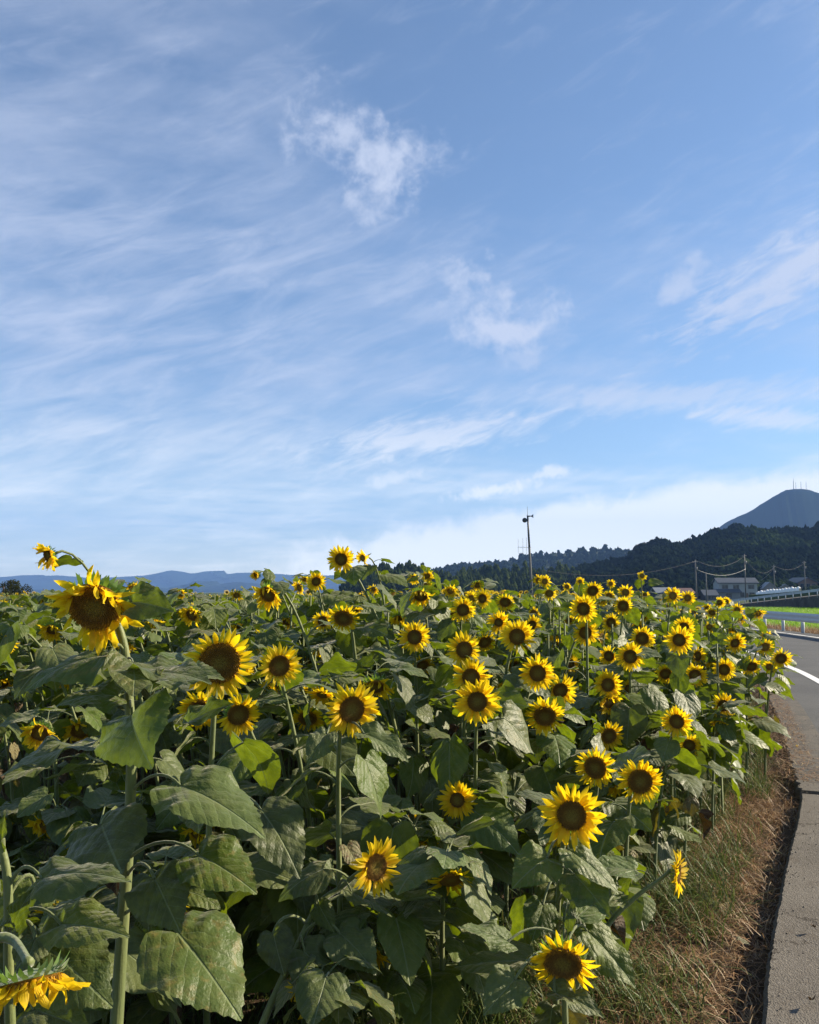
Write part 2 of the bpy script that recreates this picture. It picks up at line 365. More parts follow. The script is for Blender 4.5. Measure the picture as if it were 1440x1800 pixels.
# ------------------------------------------------------------------ mesh helpers
def mesh_from(name, V, Fs, mats, smooth=False, mat_idx=None, uv=None):
    me = bpy.data.meshes.new(name)
    if isinstance(V, np.ndarray) and isinstance(Fs, np.ndarray):
        k = Fs.shape[1]; nf = len(Fs)
        me.vertices.add(len(V)); me.vertices.foreach_set('co', V.astype(np.float32).ravel())
        me.loops.add(nf*k); me.loops.foreach_set('vertex_index', Fs.astype(np.int32).ravel())
        me.polygons.add(nf); me.polygons.foreach_set('loop_start', np.arange(0, nf*k, k, dtype=np.int32))
        me.update(calc_edges=True)
    else:
        me.from_pydata([tuple(v) for v in V], [], [tuple(f) for f in Fs]); me.update()
    for mt in mats: me.materials.append(MATS[mt])
    if mat_idx is not None: me.polygons.foreach_set('material_index', np.asarray(mat_idx, dtype=np.int32))
    if smooth: me.polygons.foreach_set('use_smooth', np.ones(len(me.polygons), dtype=bool))
    if uv is not None:
        lay = me.uv_layers.new(name='UVMap')
        li = np.zeros(len(me.loops), dtype=np.int32); me.loops.foreach_get('vertex_index', li)
        lay.data.foreach_set('uv', np.asarray(uv, dtype=np.float32)[li].ravel())
    return me

def add(name, me, parent=None, mat=None):
    o = bpy.data.objects.new(name, me); C.objects.link(o)
    if parent is not None: o.parent = parent
    if mat is not None: o.matrix_local = mat
    return o
def tag(o, label=None, cat=None, group=None, kind=None):
    if label: o['label'] = label
    if cat: o['category'] = cat
    if group: o['group'] = group
    if kind: o['kind'] = kind
    return o
def empty(name, loc):
    o = bpy.data.objects.new(name, None); C.objects.link(o); o.location = loc; o.empty_display_size = 0.1
    return o

class MB:
    def __init__(s): s.v = []; s.f = []; s.mi = []
    def add(s, V, Fs, mi=0):
        n = len(s.v); s.v += [tuple(v) for v in V]; s.f += [tuple(i+n for i in f) for f in Fs]; s.mi += [mi]*len(Fs)
        return s
    def box(s, x0, x1, y0, y1, z0, z1, mi=0):
        V = [(x0,y0,z0),(x1,y0,z0),(x1,y1,z0),(x0,y1,z0),(x0,y0,z1),(x1,y0,z1),(x1,y1,z1),(x0,y1,z1)]
        return s.add(V, [(0,3,2,1),(4,5,6,7),(0,1,5,4),(1,2,6,5),(2,3,7,6),(3,0,4,7)], mi)
    def tube(s, pts, rad, n=8, mi=0, cap=True):
        pts = [Vector(p) for p in pts]; rad = rad if hasattr(rad, '__len__') else [rad]*len(pts)
        t0 = (pts[1]-pts[0]).normalized()
        u = t0.orthogonal().normalized(); V = []
        for i, p in enumerate(pts):
            t = (pts[min(i+1, len(pts)-1)]-pts[max(i-1, 0)]).normalized()
            u = (u - t*u.dot(t)).normalized(); w = t.cross(u)
            for k in range(n):
                a = 2*math.pi*k/n; V.append(p + (u*math.cos(a)+w*math.sin(a))*rad[i])
        Fs = [(i*n+k, i*n+(k+1)%n, (i+1)*n+(k+1)%n, (i+1)*n+k) for i in range(len(pts)-1) for k in range(n)]
        if cap: Fs += [tuple(range(n-1, -1, -1)), tuple(range((len(pts)-1)*n, len(pts)*n))]
        return s.add(V, Fs, mi)
    def mesh(s, name, mats, smooth=False): return mesh_from(name, s.v, s.f, mats, smooth, s.mi)
    def obj(s, name, mats, parent=None, smooth=False): return add(name, s.mesh(name, mats if isinstance(mats, (list, tuple)) else [mats], smooth), parent)

def bez(p0, p1, p2, p3, n):
    out = []
    for i in range(n+1):
        t = i/n; a = 1-t
        out.append(p0*a**3 + p1*3*a*a*t + p2*3*a*t*t + p3*t**3)
    return out
def catmull(P, n):
    P = [np.array(p, float) for p in P]; out = []
    for i in range(len(P)-1):
        p0 = P[max(i-1, 0)]; p1 = P[i]; p2 = P[i+1]; p3 = P[min(i+2, len(P)-1)]
        for k in range(n):
            t = k/n
            out.append(0.5*((2*p1)+(-p0+p2)*t+(2*p0-5*p1+4*p2-p3)*t*t+(-p0+3*p1-3*p2+p3)*t**3))
    out.append(P[-1]); return np.array(out)
def merge_instances(V, Fs, mats4, jitter=None):
    """copies of one small mesh (V,F) under many 4x4 matrices -> one big V,F"""
    M = np.asarray(mats4); n = len(M); k = len(V)
    Vh = np.concatenate([V, np.ones((k, 1))], 1)
    out = np.einsum('nij,kj->nki', M, Vh)[:, :, :3].reshape(-1, 3)
    FF = (Fs[None, :, :] + (np.arange(n)*k)[:, None, None]).reshape(-1, Fs.shape[1])
    return out, FF

# ------------------------------------------------------------------ the setting: ground, road
FIELD_Z = -0.14; LOW_Z = -0.80
EDGE = [(-0.9, -2.0), (0.15, 0.6), (1.33, 3.3), (2.13, 4.9), (2.98, 6.5), (3.42, 7.5), (5.35, 12.4), (6.55, 16), (7.55, 20), (9.0, 28), (9.7, 36), (9.8, 46), (8.8, 60), (5.5, 80), (-2, 104), (-14, 130)]
EC = catmull(EDGE, 10)
ET = np.gradient(EC, axis=0); ET /= np.linalg.norm(ET, axis=1)[:, None]
EN = np.stack([ET[:, 1], -ET[:, 0]], 1)          # points to the road side (right)
def offs(d, i0=0, i1=None): return (EC + EN*d)[i0:i1]
def edge_x(y): return float(np.interp(y, EC[:, 1], EC[:, 0]))
def kerb_dist(x, y):                             # metres left of the kerb (positive inside the field)
    dd = np.hypot(EC[:, 0]-x, EC[:, 1]-y); i = int(dd.argmin())
    return float(-((x-EC[i, 0])*EN[i, 0] + (y-EC[i, 1])*EN[i, 1]))

def strip(name, d0, d1, z, mat, i0=0, i1=None, thick=None):
    a = offs(d0, i0, i1); b = offs(d1, i0, i1); n = len(a); V = []; Fs = []
    for p, q in zip(a, b): V += [(p[0], p[1], z), (q[0], q[1], z)]
    for i in range(n-1): Fs.append((2*i, 2*i+1, 2*i+3, 2*i+2))
    if thick:
        for p, q in zip(a, b): V += [(p[0], p[1], z-thick), (q[0], q[1], z-thick)]
        o = 2*n
        for i in range(n-1):
            Fs.append((2*i, 2*i+2, o+2*i+2, o+2*i)); Fs.append((2*i+1, o+2*i+1, o+2*i+3, 2*i+3))
    return tag(add(name, mesh_from(name, V, Fs, [mat])), kind='structure')

# one ground sheet to the horizon
G = 5600
tag(add('ground', mesh_from('ground', [(-G, -400, LOW_Z), (G, -400, LOW_Z), (G, G, LOW_Z), (-G, G, LOW_Z)], [(0, 1, 2, 3)], ['weeds'])), kind='structure')
# field soil: slightly rough sheet left of the kerb
def field_ground():
    V = []; Fs = []; idx = {}
    ys = np.concatenate([np.arange(-2, 9, 0.16), np.arange(9, 75, 1.5)])
    offsx = np.concatenate([np.arange(-0.02, 1.8, 0.09), [2.2, 3, 4.5, 7, 12, 20, 35, 60]])
    for j, y in enumerate(ys):
        ex = edge_x(y)
        for i, dx in enumerate(offsx):
            z = FIELD_Z + (rng.uniform(-0.018, 0.018) if 0.05 < dx < 3 else 0) + 0.045*max(0, 1-abs(dx)/0.7)
            V.append((ex-dx, y, z))
    nx = len(offsx)
    for j in range(len(ys)-1):
        for i in range(nx-1): Fs.append((j*nx+i+1, j*nx+i, (j+1)*nx+i, (j+1)*nx+i+1))
    tag(add('field_soil', mesh_from('field_soil', V, Fs, ['soil'], True)), kind='structure')
field_ground()
i_con = int(np.argmin(abs(EC[:, 1]-7.15)))
strip('road', 0.36, 6.4, 0.0, 'asphalt', 0, None, 0.8)
# shoulder beside the asphalt, ragged old concrete near the camera
def shoulder(name, i0, i1, mat, z, d1, rag, thick=0.32):
    a = offs(0, i0, i1); n = len(a); sub = 6; P = []; N = []
    for i in range(n-1):
        for k in range(sub):
            t = k/sub; P.append(a[i]*(1-t)+a[i+1]*t); N.append(EN[i0+i])
    P.append(a[-1]); N.append(EN[i0+n-1]); V = []; Fs = []
    for p, nn in zip(P, N):
        e = rng.uniform(-rag, rag)
        V += [(p[0]+nn[0]*e, p[1]+nn[1]*e, z-thick), (p[0]+nn[0]*(e+0.004), p[1]+nn[1]*(e+0.004), z-0.018),
              (p[0]+nn[0]*(e+0.022), p[1]+nn[1]*(e+0.022), z), (p[0]+nn[0]*d1, p[1]+nn[1]*d1, z)]
    for i in range(len(P)-1):
        for k in range(3): Fs.append((4*i+k, 4*i+k+1, 4*i+5+k, 4*i+4+k))
    Fs.append((0, 3, 2, 1)); j = 4*(len(P)-1); Fs.append((j, j+1, j+2, j+3))
    return tag(add(name, mesh_from(name, V, Fs, [mat])), kind='structure')
shoulder('concrete_kerb', 0, i_con, 'concrete', 0.006, 0.9, 0.004)
shoulder('road_shoulder', i_con, None, 'dusty_asphalt', 0.004, 0.40, 0.02)
strip('road_edge_line', 1.05, 1.21, 0.006, 'road_paint', i_con)
strip('road_far_line', 5.35, 5.50, 0.006, 'road_paint', i_con)
strip('road_bank', 6.3, 8.2, -0.02, 'soil', 0, None, 0.7)

# ------------------------------------------------------------------ far terrain
def ridge_points(prof, D):
    return [(px, py) for px, py in prof]
def terrain(name, prof, D0, D1, D2, mat, sub=6, rough=0.0, drop=0.0, rows=10, seed=1, label=None):
    """hill with real depth: foot at D0, ridge at D1, back foot at D2"""
    r = np.random.RandomState(seed); P = catmull([(a, b) for a, b in prof], sub); V = []; nx = len(P)
    ph = r.uniform(0, 6.28, 12)
    for j in range(rows+1):
        t = j/rows
        if t <= 0.7: s = t/0.7; D = D0+(D1-D0)*s; h = s**1.15
        else: s = (t-0.7)/0.3; D = D1+(D2-D1)*s; h = max(0.0, 1-s)**1.1
        for i, (px, py) in enumerate(P):
            top = at(px, py, D1); z = LOW_Z-0.3 + (top.z-drop-LOW_Z)*h
            q = at(px, 1040, D)
            w = sum(math.sin(i*(0.35+0.3*k)+j*(0.9+0.21*k)+ph[k])/(k+1.5) for k in range(6))
            V.append((q.x + w*rough*0.5*(0.2 if t == 0.7 else 1), D + w*rough*(0 if abs(t-0.7) < 1e-6 else 1), max(z + w*rough*0.25*(h if abs(t-0.7) > 1e-6 else 0.25), LOW_Z-1)))
    Fs = [(j*nx+i, j*nx+i+1, (j+1)*nx+i+1, (j+1)*nx+i) for j in range(rows) for i in range(nx-1)]
    return tag(add(name, mesh_from(name, V, Fs, [mat], True)), kind='structure'), np.array(V).reshape(rows+1, nx, 3)

FARM = [(-260, 1025), (-120, 1018), (0, 1015), (70, 1010), (130, 1013), (190, 1017), (250, 1011), (300, 1003), (340, 1008), (375, 1004), (405, 1008), (440, 1007), (520, 1012), (590, 1010), (640, 1016), (720, 1026), (820, 1036), (1000, 1040)]
terrain('far_mountains', FARM, 4300, 4900, 5400, 'mountain_wood', 6, 90, seed=3)
MID = [(-300, 1030), (-100, 1032), (60, 1036), (160, 1040), (240, 1039), (285, 1034), (325, 1027), (347, 1022), (375, 1027), (415, 1023), (455, 1027), (520, 1034), (600, 1037), (700, 1040)]
terrain('near_mountains', MID, 3000, 3500, 4100, 'mountain_wood', 6, 50, seed=4)
MT = [(1120, 1040), (1190, 985), (1235, 945), (1275, 914), (1300, 900), (1325, 888), (1350, 872), (1372, 858), (1388, 850), (1402, 847), (1418, 847), (1442, 852), (1480, 868), (1540, 905), (1620, 945), (1720, 990), (1850, 1035)]
terrain('blue_mountain', MT, 1450, 1900, 2450, 'mountain_wood', 8, 6, rows=14, seed=5)

# tree crowns for the woods: clumps of small irregular facets, never smooth balls
def ico():
    t = (1+5**0.5)/2
    V = [(-1,t,0),(1,t,0),(-1,-t,0),(1,-t,0),(0,-1,t),(0,1,t),(0,-1,-t),(0,1,-t),(t,0,-1),(t,0,1),(-t,0,-1),(-t,0,1)]
    Fc = [(0,11,5),(0,5,1),(0,1,7),(0,7,10),(0,10,11),(1,5,9),(5,11,4),(11,10,2),(10,7,6),(7,1,8),(3,9,4),(3,4,2),(3,2,6),(3,6,8),(3,8,9),(4,9,5),(2,4,11),(6,2,10),(8,6,7),(9,8,1)]
    V = [np.array(v)/np.linalg.norm(v) for v in V]; mid = {}; out = []
    def mp_(i, j):
        k = (min(i, j), max(i, j))
        if k not in mid: m_ = V[i]+V[j]; V.append(m_/np.linalg.norm(m_)); mid[k] = len(V)-1
        return mid[k]
    for i, j, k in Fc:
        x, y, z = mp_(i, j), mp_(j, k), mp_(k, i); out += [(i, x, z), (j, y, x), (k, z, y), (x, y, z)]
    return np.array(V), out
def crown_proto(seed, tall, n=8, cone=False):
    """uneven leafy crown: a lumpy body with ragged leaf clumps standing proud of it"""
    r = np.random.RandomState(seed); B, Fb = ico(); Vs = []; Fs = []
    for v in B:
        k = 0.80*r.uniform(0.72, 1.18); p = v*k; p[2] *= tall
        if cone: s_ = 1.0-0.55*max(0, v[2]); p[0] *= s_; p[1] *= s_; p[2] *= 1.15
        Vs.append(p)
    Fs += [list(f) for f in Fb]
    for i in range(n):
        a = r.uniform(0, 6.283); z = r.uniform(-0.5, 0.95); rr = math.sqrt(max(0.02, 1-z*z))*r.uniform(0.55, 0.85)*(0.7 if cone else 1)
        c = np.array([rr*math.cos(a), rr*math.sin(a), z*tall*0.85]); s = r.uniform(0.22, 0.40); base = len(Vs)
        for ax in ((1,0,0),(-1,0,0),(0,1,0),(0,-1,0),(0,0,1),(0,0,-1)): Vs.append(c + (np.array(ax)*r.uniform(0.7, 1.2) + r.uniform(-0.25, 0.25, 3))*s)
        for f in ((0,2,4),(2,1,4),(1,3,4),(3,0,4),(2,0,5),(1,2,5),(3,1,5),(0,3,5)): Fs.append([base+k for k in f])
    return np.array(Vs), np.array(Fs)
def scatter_wood(name, grid, n, size, mat, protos, seed, label, jmin=0.0, jmax=0.74, zoff=0.2, aspect=1.1):
    r = np.random.RandomState(seed); rows, nx = grid.shape[0]-1, grid.shape[1]-1
    allV = []; allF = []; off = 0; per = [[] for _ in protos]
    for k in range(n):
        v = r.uniform(jmin, jmax)*rows; u = r.uniform(0, nx-0.001); j = min(int(v), rows-1); i = int(u); fv = v-j; fu = u-i
        p = (grid[j, i]*(1-fv)+grid[j+1, i]*fv)*(1-fu)+(grid[j, i+1]*(1-fv)+grid[j+1, i+1]*fv)*fu
        s = size*r.uniform(0.6, 1.35); a = r.uniform(0, 6.28)
        M = np.eye(4); ca, sa = math.cos(a)*s, math.sin(a)*s
        M[:3, :3] = [[ca, -sa, 0], [sa, ca, 0], [0, 0, s*aspect*r.uniform(0.8, 1.3)]]; M[:3, 3] = p + np.array([0, 0, s*zoff])
        per[k % len(protos)].append(M)
    for (V, Fc), Ms in zip(protos, per):
        if not Ms: continue
        a, b = merge_instances(V, Fc, np.array(Ms)); allV.append(a); allF.append(b+off); off += len(a)
    o = add(name, mesh_from(name, np.concatenate(allV), np.concatenate(allF), [mat], True))
    return tag(o, label, 'wood', kind='stuff')
round_protos = [crown_proto(100+i, 1.0) for i in range(5)]
cone_protos = [crown_proto(200+i, 1.25, 8, True) for i in range(4)]
PR_R = [(985, 1046), (1010, 1012), (1050, 996), (1100, 988), (1130, 968), (1155, 955), (1200, 958), (1240, 948), (1275, 935), (1310, 930), (1350, 931), (1390, 936), (1440, 932), (1500, 912), (1580, 905), (1680, 930), (1800, 990)]
_, gR = terrain('wooded_hill', PR_R, 270, 470, 620, 'hill_soil', 5, 5, 0, 12, 6)
scatter_wood('cedar_wood', gR, 2400, 3.3, 'foliage_cedar', round_protos, 21, 'dark wooded hillside behind the houses on the right')
PR_L2 = [(600, 1046), (690, 1018), (760, 1006), (800, 997), (850, 995), (930, 979), (1000, 972), (1060, 968), (1100, 968), (1150, 974), (1220, 995), (1290, 1040)]
_, gL2 = terrain('back_hill', PR_L2, 720, 1000, 1250, 'hill_soil', 6, 8, 0, 10, 7)
scatter_wood('ridge_wood', gL2, 1500, 4.2, 'foliage_cedar', round_protos[:4]+cone_protos[:1], 22, 'dark tree-lined ridge behind the loudspeaker pole')
PR_L1 = [(605, 1050), (630, 1032), (652, 1012), (680, 1003), (720, 1002), (750, 1012), (790, 1030), (830, 1046)]
_, gL1 = terrain('bamboo_hill', PR_L1, 300, 380, 460, 'hill_soil', 6, 3, 0, 8, 8)
scatter_wood('bamboo_grove', gL1, 520, 2.2, 'foliage_bamboo', cone_protos+round_protos[:1], 23, 'feathery bamboo on the low hill right of the tall sunflower', aspect=1.6)
PR_L3 = [(780, 1048), (815, 1018), (850, 1010), (900, 1007), (960, 1008), (1000, 1012), (1025, 1024), (1060, 1046)]
_, gL3 = terrain('bamboo_slope', PR_L3, 330, 400, 480, 'hill_soil', 6, 3, 0, 8, 9)
scatter_wood('bamboo_wood', gL3, 560, 2.2, 'foliage_bamboo', cone_protos, 24, 'bamboo wood with sunlit tips behind the loudspeaker pole', aspect=1.7)

# ------------------------------------------------------------------ haze (air)
def haze():
    mb = MB(); mb.box(-5800, 5800, -500, 5800, LOW_Z-1.5, 500)
    m, g = new_mat('haze_air')
    v = g.n('ShaderNodeVolumePrincipled', ins={'Color': (0.26, 0.48, 1.0), 'Density': 0.00017, 'Anisotropy': 0.0})
    o = g.n('ShaderNodeOutputMaterial'); g.t.links.new(v.outputs[0], o.inputs['Volume'])
    tag(mb.obj('haze', 'haze_air'), kind='stuff')
haze()

# ------------------------------------------------------------------ far things
def pole(name, px, pyt, pyb, D, r, label, mat='pole_concrete', arms=True, lean=0.0):
    b = at(px, 1040, D); top = at(px, pyt, D).z; root = empty(name, (b.x, b.y, LOW_Z))
    h = top-LOW_Z
    MB().tube([(0, 0, -0.3), (lean*h*0.5, 0, h*0.5), (lean*h, 0, h)], [r*1.25, r*1.1, r*0.85], 10).obj('shaft', mat, root, True)
    if arms:
        MB().box(-0.6, 0.6, -0.05, 0.05, h-0.55, h-0.45).obj('crossarm', 'grey_metal', root)
        for k in (-0.52, -0.2, 0.2, 0.52):
            MB().tube([(k, 0, h-0.45), (k, 0, h-0.28)], 0.05, 6).obj('insulator', 'grey_metal', root)
        MB().tube([(0.28, -0.1, h-2.4), (0.28, -0.1, h-1.7)], 0.2, 8).obj('transformer', 'grey_metal', root, True)
    tag(root, label, 'utility pole', 'utility poles near the houses'); return root
pole('utility_pole', 1224, 984, 1052, 190, 0.16, 'utility pole standing left of the white two-storey house')
pole('utility_pole', 1311, 974, 1044, 205, 0.13, 'tall thin dark utility pole standing in front of the white two-storey house', 'dark_metal')
pole('utility_pole', 1242, 1008, 1050, 200, 0.15, 'short utility pole close to the right of the taller pole left of the white house', arms=False)
pole('utility_pole', 1362, 993, 1030, 235, 0.13, 'utility pole above the gabled grey house with slanting wires')
pole('utility_pole', 1416, 986, 1012, 250, 0.14, 'slim utility pole beside the brown house at the right edge', arms=True)

def wire(a, b, sag, r, label, mat='wire', n=14):
    a = Vector(a); b = Vector(b); pts = []
    for i in range(n+1):
        t = i/n; p = a.lerp(b, t); p.z -= sag*4*t*(1-t); pts.append(p)
    tag(MB().tube(pts, r, 5).obj('overhead_wire', mat, None, True), label, 'wire', 'overhead wires')
wire(at(938, 1000, 160), at(1224, 986, 190), 2.2, 0.021, 'overhead wire sagging from the loudspeaker pole to the utility pole')
wire(at(1224, 985, 190), at(1311, 976, 205), 2.0, 0.022, 'upper overhead wire between the two poles left of the white house')
wire(at(1225, 1001, 190), at(1311, 1000, 205), 1.5, 0.042, 'thick pale cable sagging between the two poles left of the white house', 'cable_light')
wire(at(1311, 984, 205), at(1362, 995, 235), 2.6, 0.022, 'overhead wire from the thin dark pole to the gabled house pole')
wire(at(1362, 995, 235), at(1416, 988, 250), 1.6, 0.02, 'faint overhead wire between the gabled house pole and the slim pole')
wire(at(1362, 996, 235), at(1338, 1020, 250), 0.4, 0.03, 'pale service wire slanting down to the gabled grey house', 'cable_light')

# loudspeaker pole
def speaker_pole():
    D = 122; b = at(936, 1040, D); root = empty('loudspeaker_pole', (b.x, b.y, LOW_Z))
    zt = at(930, 906, D).z - LOW_Z; zm = at(936, 962, D).z - LOW_Z; lean = -0.55
    X = lambda z: lean*z/zt
    MB().tube([(0, 0, -0.3), (X(zm), 0, zm)], [0.20, 0.17], 12).obj('lower_shaft', 'pole_concrete', root, True)
    MB().tube([(X(zm), 0, zm-0.05), (X(zt), 0, zt)], [0.155, 0.13], 12).obj('upper_shaft', 'dark_metal', root, True)
    MB().tube([(X(zt)-0.02, 0, zt-0.3), (X(zt)-0.02, 0, zt+1.35)], [0.035, 0.02], 6).obj('lightning_rod', 'dark_metal', root)
    def horn(pos, direction, s):
        d = Vector(direction).normalized(); p = Vector(pos); prof = [(0, .10), (.25, .12), (.26, .07), (.45, .09), (.6, .15), (.72, .26), (.8, .40)]
        h = MB().tube([p+d*(a*s) for a, r in prof], [r*s for a, r in prof], 16).obj('horn', 'dark_metal', root, True)
        return h
    horn((X(zt)+0.12, 0, zt-0.12), (1, -0.15, 0.02), 0.9)
    horn((X(zt)-0.42, 0.25, zt-0.72), (-0.12, -1, -0.05), 0.9)
    MB().tube([(X(zt), 0, zt-0.15), (X(zt)+0.5, -0.02, zt-0.12)], 0.05, 6).obj('bracket', 'dark_metal', root)
    MB().tube([(X(zt), 0, zt-0.72), (X(zt)-0.45, 0.1, zt-0.72)], 0.05, 6).obj('bracket', 'dark_metal', root)
    an = MB().tube([(X(zm)+0.25, 0, zm), (X(zm)-1.7, 0, zm)], 0.03, 6).obj('antenna_boom', 'grey_metal', root)
    for k, l in ((-1.65, 1.25), (-0.95, 1.35), (-0.42, 1.45)):
        MB().tube([(X(zm)+k, 0, zm-l*0.75), (X(zm)+k, 0, zm+l)], 0.022, 5).obj('antenna_element', 'grey_metal', an)
    tag(root, 'tall thin pole with two horn loudspeakers and an antenna behind the field', 'loudspeaker pole')
speaker_pole()

# summit masts
for px, pt, pb, w in ((1395, 836, 849, 1.3), (1399, 843, 848, 0.9), (1408, 842, 847, 1.0), (1417, 842, 847, 0.8)):
    D = 1890; b = at(px, pb+3, D); t = at(px, pt+4, D)
    root = empty('summit_mast', b); h = t.z-b.z; w *= 0.42
    MB().tube([(0, 0, -28), (0, 0, h*0.55)], [w*1.5, w], 6).obj('tower', 'dark_metal', root)
    MB().tube([(0, 0, h*0.5), (0, 0, h)], [w*0.7, w*0.4], 6).obj('mast', 'dark_metal', root)
    tag(root, {1395: 'tallest radio mast on the blue mountain summit, leftmost', 1399: 'short radio mast just right of the tallest summit mast',
               1408: 'radio mast at the middle of the blue mountain summit', 1417: 'rightmost small radio mast on the blue mountain summit'}[px], 'radio mast', 'masts on the summit')

# lattice pylon, far left
def pylon(px, pt, D, s, label):
    b = at(px, 1052, D); t = at(px, pt, D); h = t.z-LOW_Z; root = empty('pylon', (b.x, b.y, LOW_Z)); w = h*0.09
    for sx in (-1, 1):
        for sy in (-1, 1): MB().tube([(sx*w, sy*w, 0), (0, 0, h)], s, 4).obj('leg', 'grey_metal', root)
    for k in (0.72, 0.84):
        MB().tube([(-h*0.16, 0, h*k), (h*0.16, 0, h*k)], s, 4).obj('crossarm', 'grey_metal', root)
    tag(root, label, 'pylon', 'pylons in the far plain')
pylon(76, 1034, 900, 0.28, 'small lattice pylon right of the round dark tree at the left edge')
pylon(53, 1046, 1300, 0.28, 'tiny distant pylon between the round tree and the nearer pylon')

# houses
def gable_roof(mb, x0, x1, y0, y1, z, h, ov=0.5, t=0.22, along='x', mi=0):
    if along == 'x':
        ym = (y0+y1)/2; V = [(x0-ov, y0-ov, z-0.25), (x1+ov, y0-ov, z-0.25), (x1+ov, ym, z+h), (x0-ov, ym, z+h), (x0-ov, y1+ov, z-0.25), (x1+ov, y1+ov, z-0.25)]
    else:
        xm = (x0+x1)/2; V = [(x0-ov, y1+ov, z-0.25), (x0-ov, y0-ov, z-0.25), (xm, y0-ov, z+h), (xm, y1+ov, z+h), (x1+ov, y1+ov, z-0.25), (x1+ov, y0-ov, z-0.25)]
    V += [(a, b, c-t) for a, b, c in V]
    mb.add(V, [(0,1,2,3),(3,2,5,4),(6,9,8,7),(9,10,11,8),(0,6,7,1),(4,5,11,10),(0,3,9,6),(3,4,10,9),(1,7,8,2),(2,8,11,5)], mi)
def house_body(mb, x0, x1, y0, y1, z0, z1, gable=None, h=0, mi=0):
    mb.box(x0, x1, y0, y1, z0, z1, mi)
    if gable == 'x':
        ym = (y0+y1)/2
        for x in (x0, x1): mb.add([(x, y0, z1), (x, y1, z1), (x, ym, z1+h-0.15)], [(0,1,2)], mi)
    if gable == 'y':
        xm = (x0+x1)/2
        for y in (y0, y1): mb.add([(x0, y, z1), (x1, y, z1), (xm, y, z1+h-0.15)], [(0,1,2)], mi)
def window(root, x, z, w, h, y, frame='grey_metal'):
    f = MB()
    f.box(x-w/2-.08, x+w/2+.08, y-0.08, y, z+h/2, z+h/2+.08); f.box(x-w/2-.08, x+w/2+.08, y-0.10, y, z-h/2-.1, z-h/2)
    f.box(x-w/2-.08, x-w/2, y-0.08, y, z-h/2, z+h/2); f.box(x+w/2, x+w/2+.08, y-0.08, y, z-h/2, z+h/2); f.box(x-.04, x+.04, y-0.07, y, z-h/2, z+h/2)
    fo = f.obj('window', frame, root)
    for k in (-1, 1): MB().box(x+k*w/4-w/4+.05, x+k*w/4+w/4-.05, y-0.04, y-0.01, z-h/2, z+h/2).obj('pane', 'glass_dark', fo)
def white_house():
    D = 255; o = at(1298, 1040, D); s = D/F_PX; root = empty('white_house', (o.x, o.y, LOW_Z)); root.rotation_euler[2] = R(-8)
    W = 64*s/2; zt = 4.8
    mb = MB(); house_body(mb, -W, W, 0, 8, 0, zt+0.6, 'x', 1.3); mb.obj('wall', 'plaster_white', root)
    mb = MB(); gable_roof(mb, -W, W, 0, 8, zt+0.6, 1.4); mb.obj('roof', 'tile_slate', root)
    mb = MB(); mb.box(-W-1.2, -W+5.6, -2.6, -0.01, 0, 2.4); mb.obj('annex_wall', 'plaster_grey', root)
    mb = MB(); mb.add([(-W-1.7, -3.1, 2.3), (-W+6.0, -3.1, 2.3), (-W+6.0, -0.02, 3.3), (-W-1.7, -0.02, 3.3), (-W-1.7, -3.1, 2.1), (-W+6.0, -3.1, 2.1), (-W+6.0, -0.02, 3.1), (-W-1.7, -0.02, 3.1)],
                      [(0,1,2,3),(4,7,6,5),(0,4,5,1),(1,5,6,2),(3,7,4,0)]); mb.obj('annex_roof', 'tile_slate', root)
    for x in (-3.9, -0.6, 3.8): window(root, x, 3.9, 1.7, 1.1, 0)
    for x in (1.0, 4.0): window(root, x, 1.5, 1.5, 1.3, 0)
    window(root, -W+2.2, 1.3, 1.6, 1.2, -2.6)
    mb = MB(); mb.box(2.0, 2.9, -0.06, -0.005, 0, 2.0); mb.obj('door', 'timber_brown', root)
    tag(root, 'white two-storey house with slate roof and low annex behind the field', 'house', 'houses below the hill')
white_house()
def gabled_house():
    D = 265; o = at(1367, 1034, D); root = empty('gabled_house', (o.x, o.y, LOW_Z)); root.rotation_euler[2] = R(-14)
    mb = MB(); house_body(mb, -4.3, -0.2, 0, 8, 0, 3.6, 'y', 1.9); house_body(mb, 0, 4.4, -0.5, 7, 0, 3.5, 'y', 1.3); mb.obj('wall', 'plaster_grey', root)
    mb = MB(); gable_roof(mb, -4.3, -0.2, 0, 8, 3.6, 2.0, 0.4, along='y'); mb.obj('roof', 'tile_pale', root)
    mb = MB(); gable_roof(mb, 0, 4.4, -0.5, 7, 3.5, 1.4, 0.4, along='y'); mb.obj('roof', 'tile_pale', root)
    mb = MB(); mb.box(0.1, 4.3, -0.6, -0.505, 0, 1.7); mb.obj('shutter', 'timber_dark', root)
    window(root, -2.2, 2.4, 1.4, 1.1, 0); window(root, 2.2, 2.8, 1.5, 0.8, -0.5)
    tag(root, 'grey house with two pale gabled roofs right of the white house', 'house', 'houses below the hill')
gabled_house()
def brown_house():
    D = 285; o = at(1420, 1030, D); root = empty('brown_house', (o.x, o.y, LOW_Z+1.2)); root.rotation_euler[2] = R(12)
    MB().box(-4.4, 4.4, -0.8, 7.5, -2.2, 0).obj('plinth', 'stone_bank', root)
    mb = MB(); house_body(mb, -3.9, 3.9, 0, 7, 0.002, 4.6, 'y', 1.5); mb.obj('wall', 'timber_brown', root)
    mb = MB(); gable_roof(mb, -3.9, 3.9, 0, 7, 4.6, 1.6, 0.5, along='y'); mb.obj('roof', 'tile_slate', root)
    for x in (-2.2, 0.2, 2.4): window(root, x, 3.4, 1.3, 1.1, 0)
    for x in (-1.8, 1.6): window(root, x, 1.2, 1.5, 1.2, 0)
    tag(root, 'brown timber house with gabled roof at the right edge', 'house', 'houses below the hill')
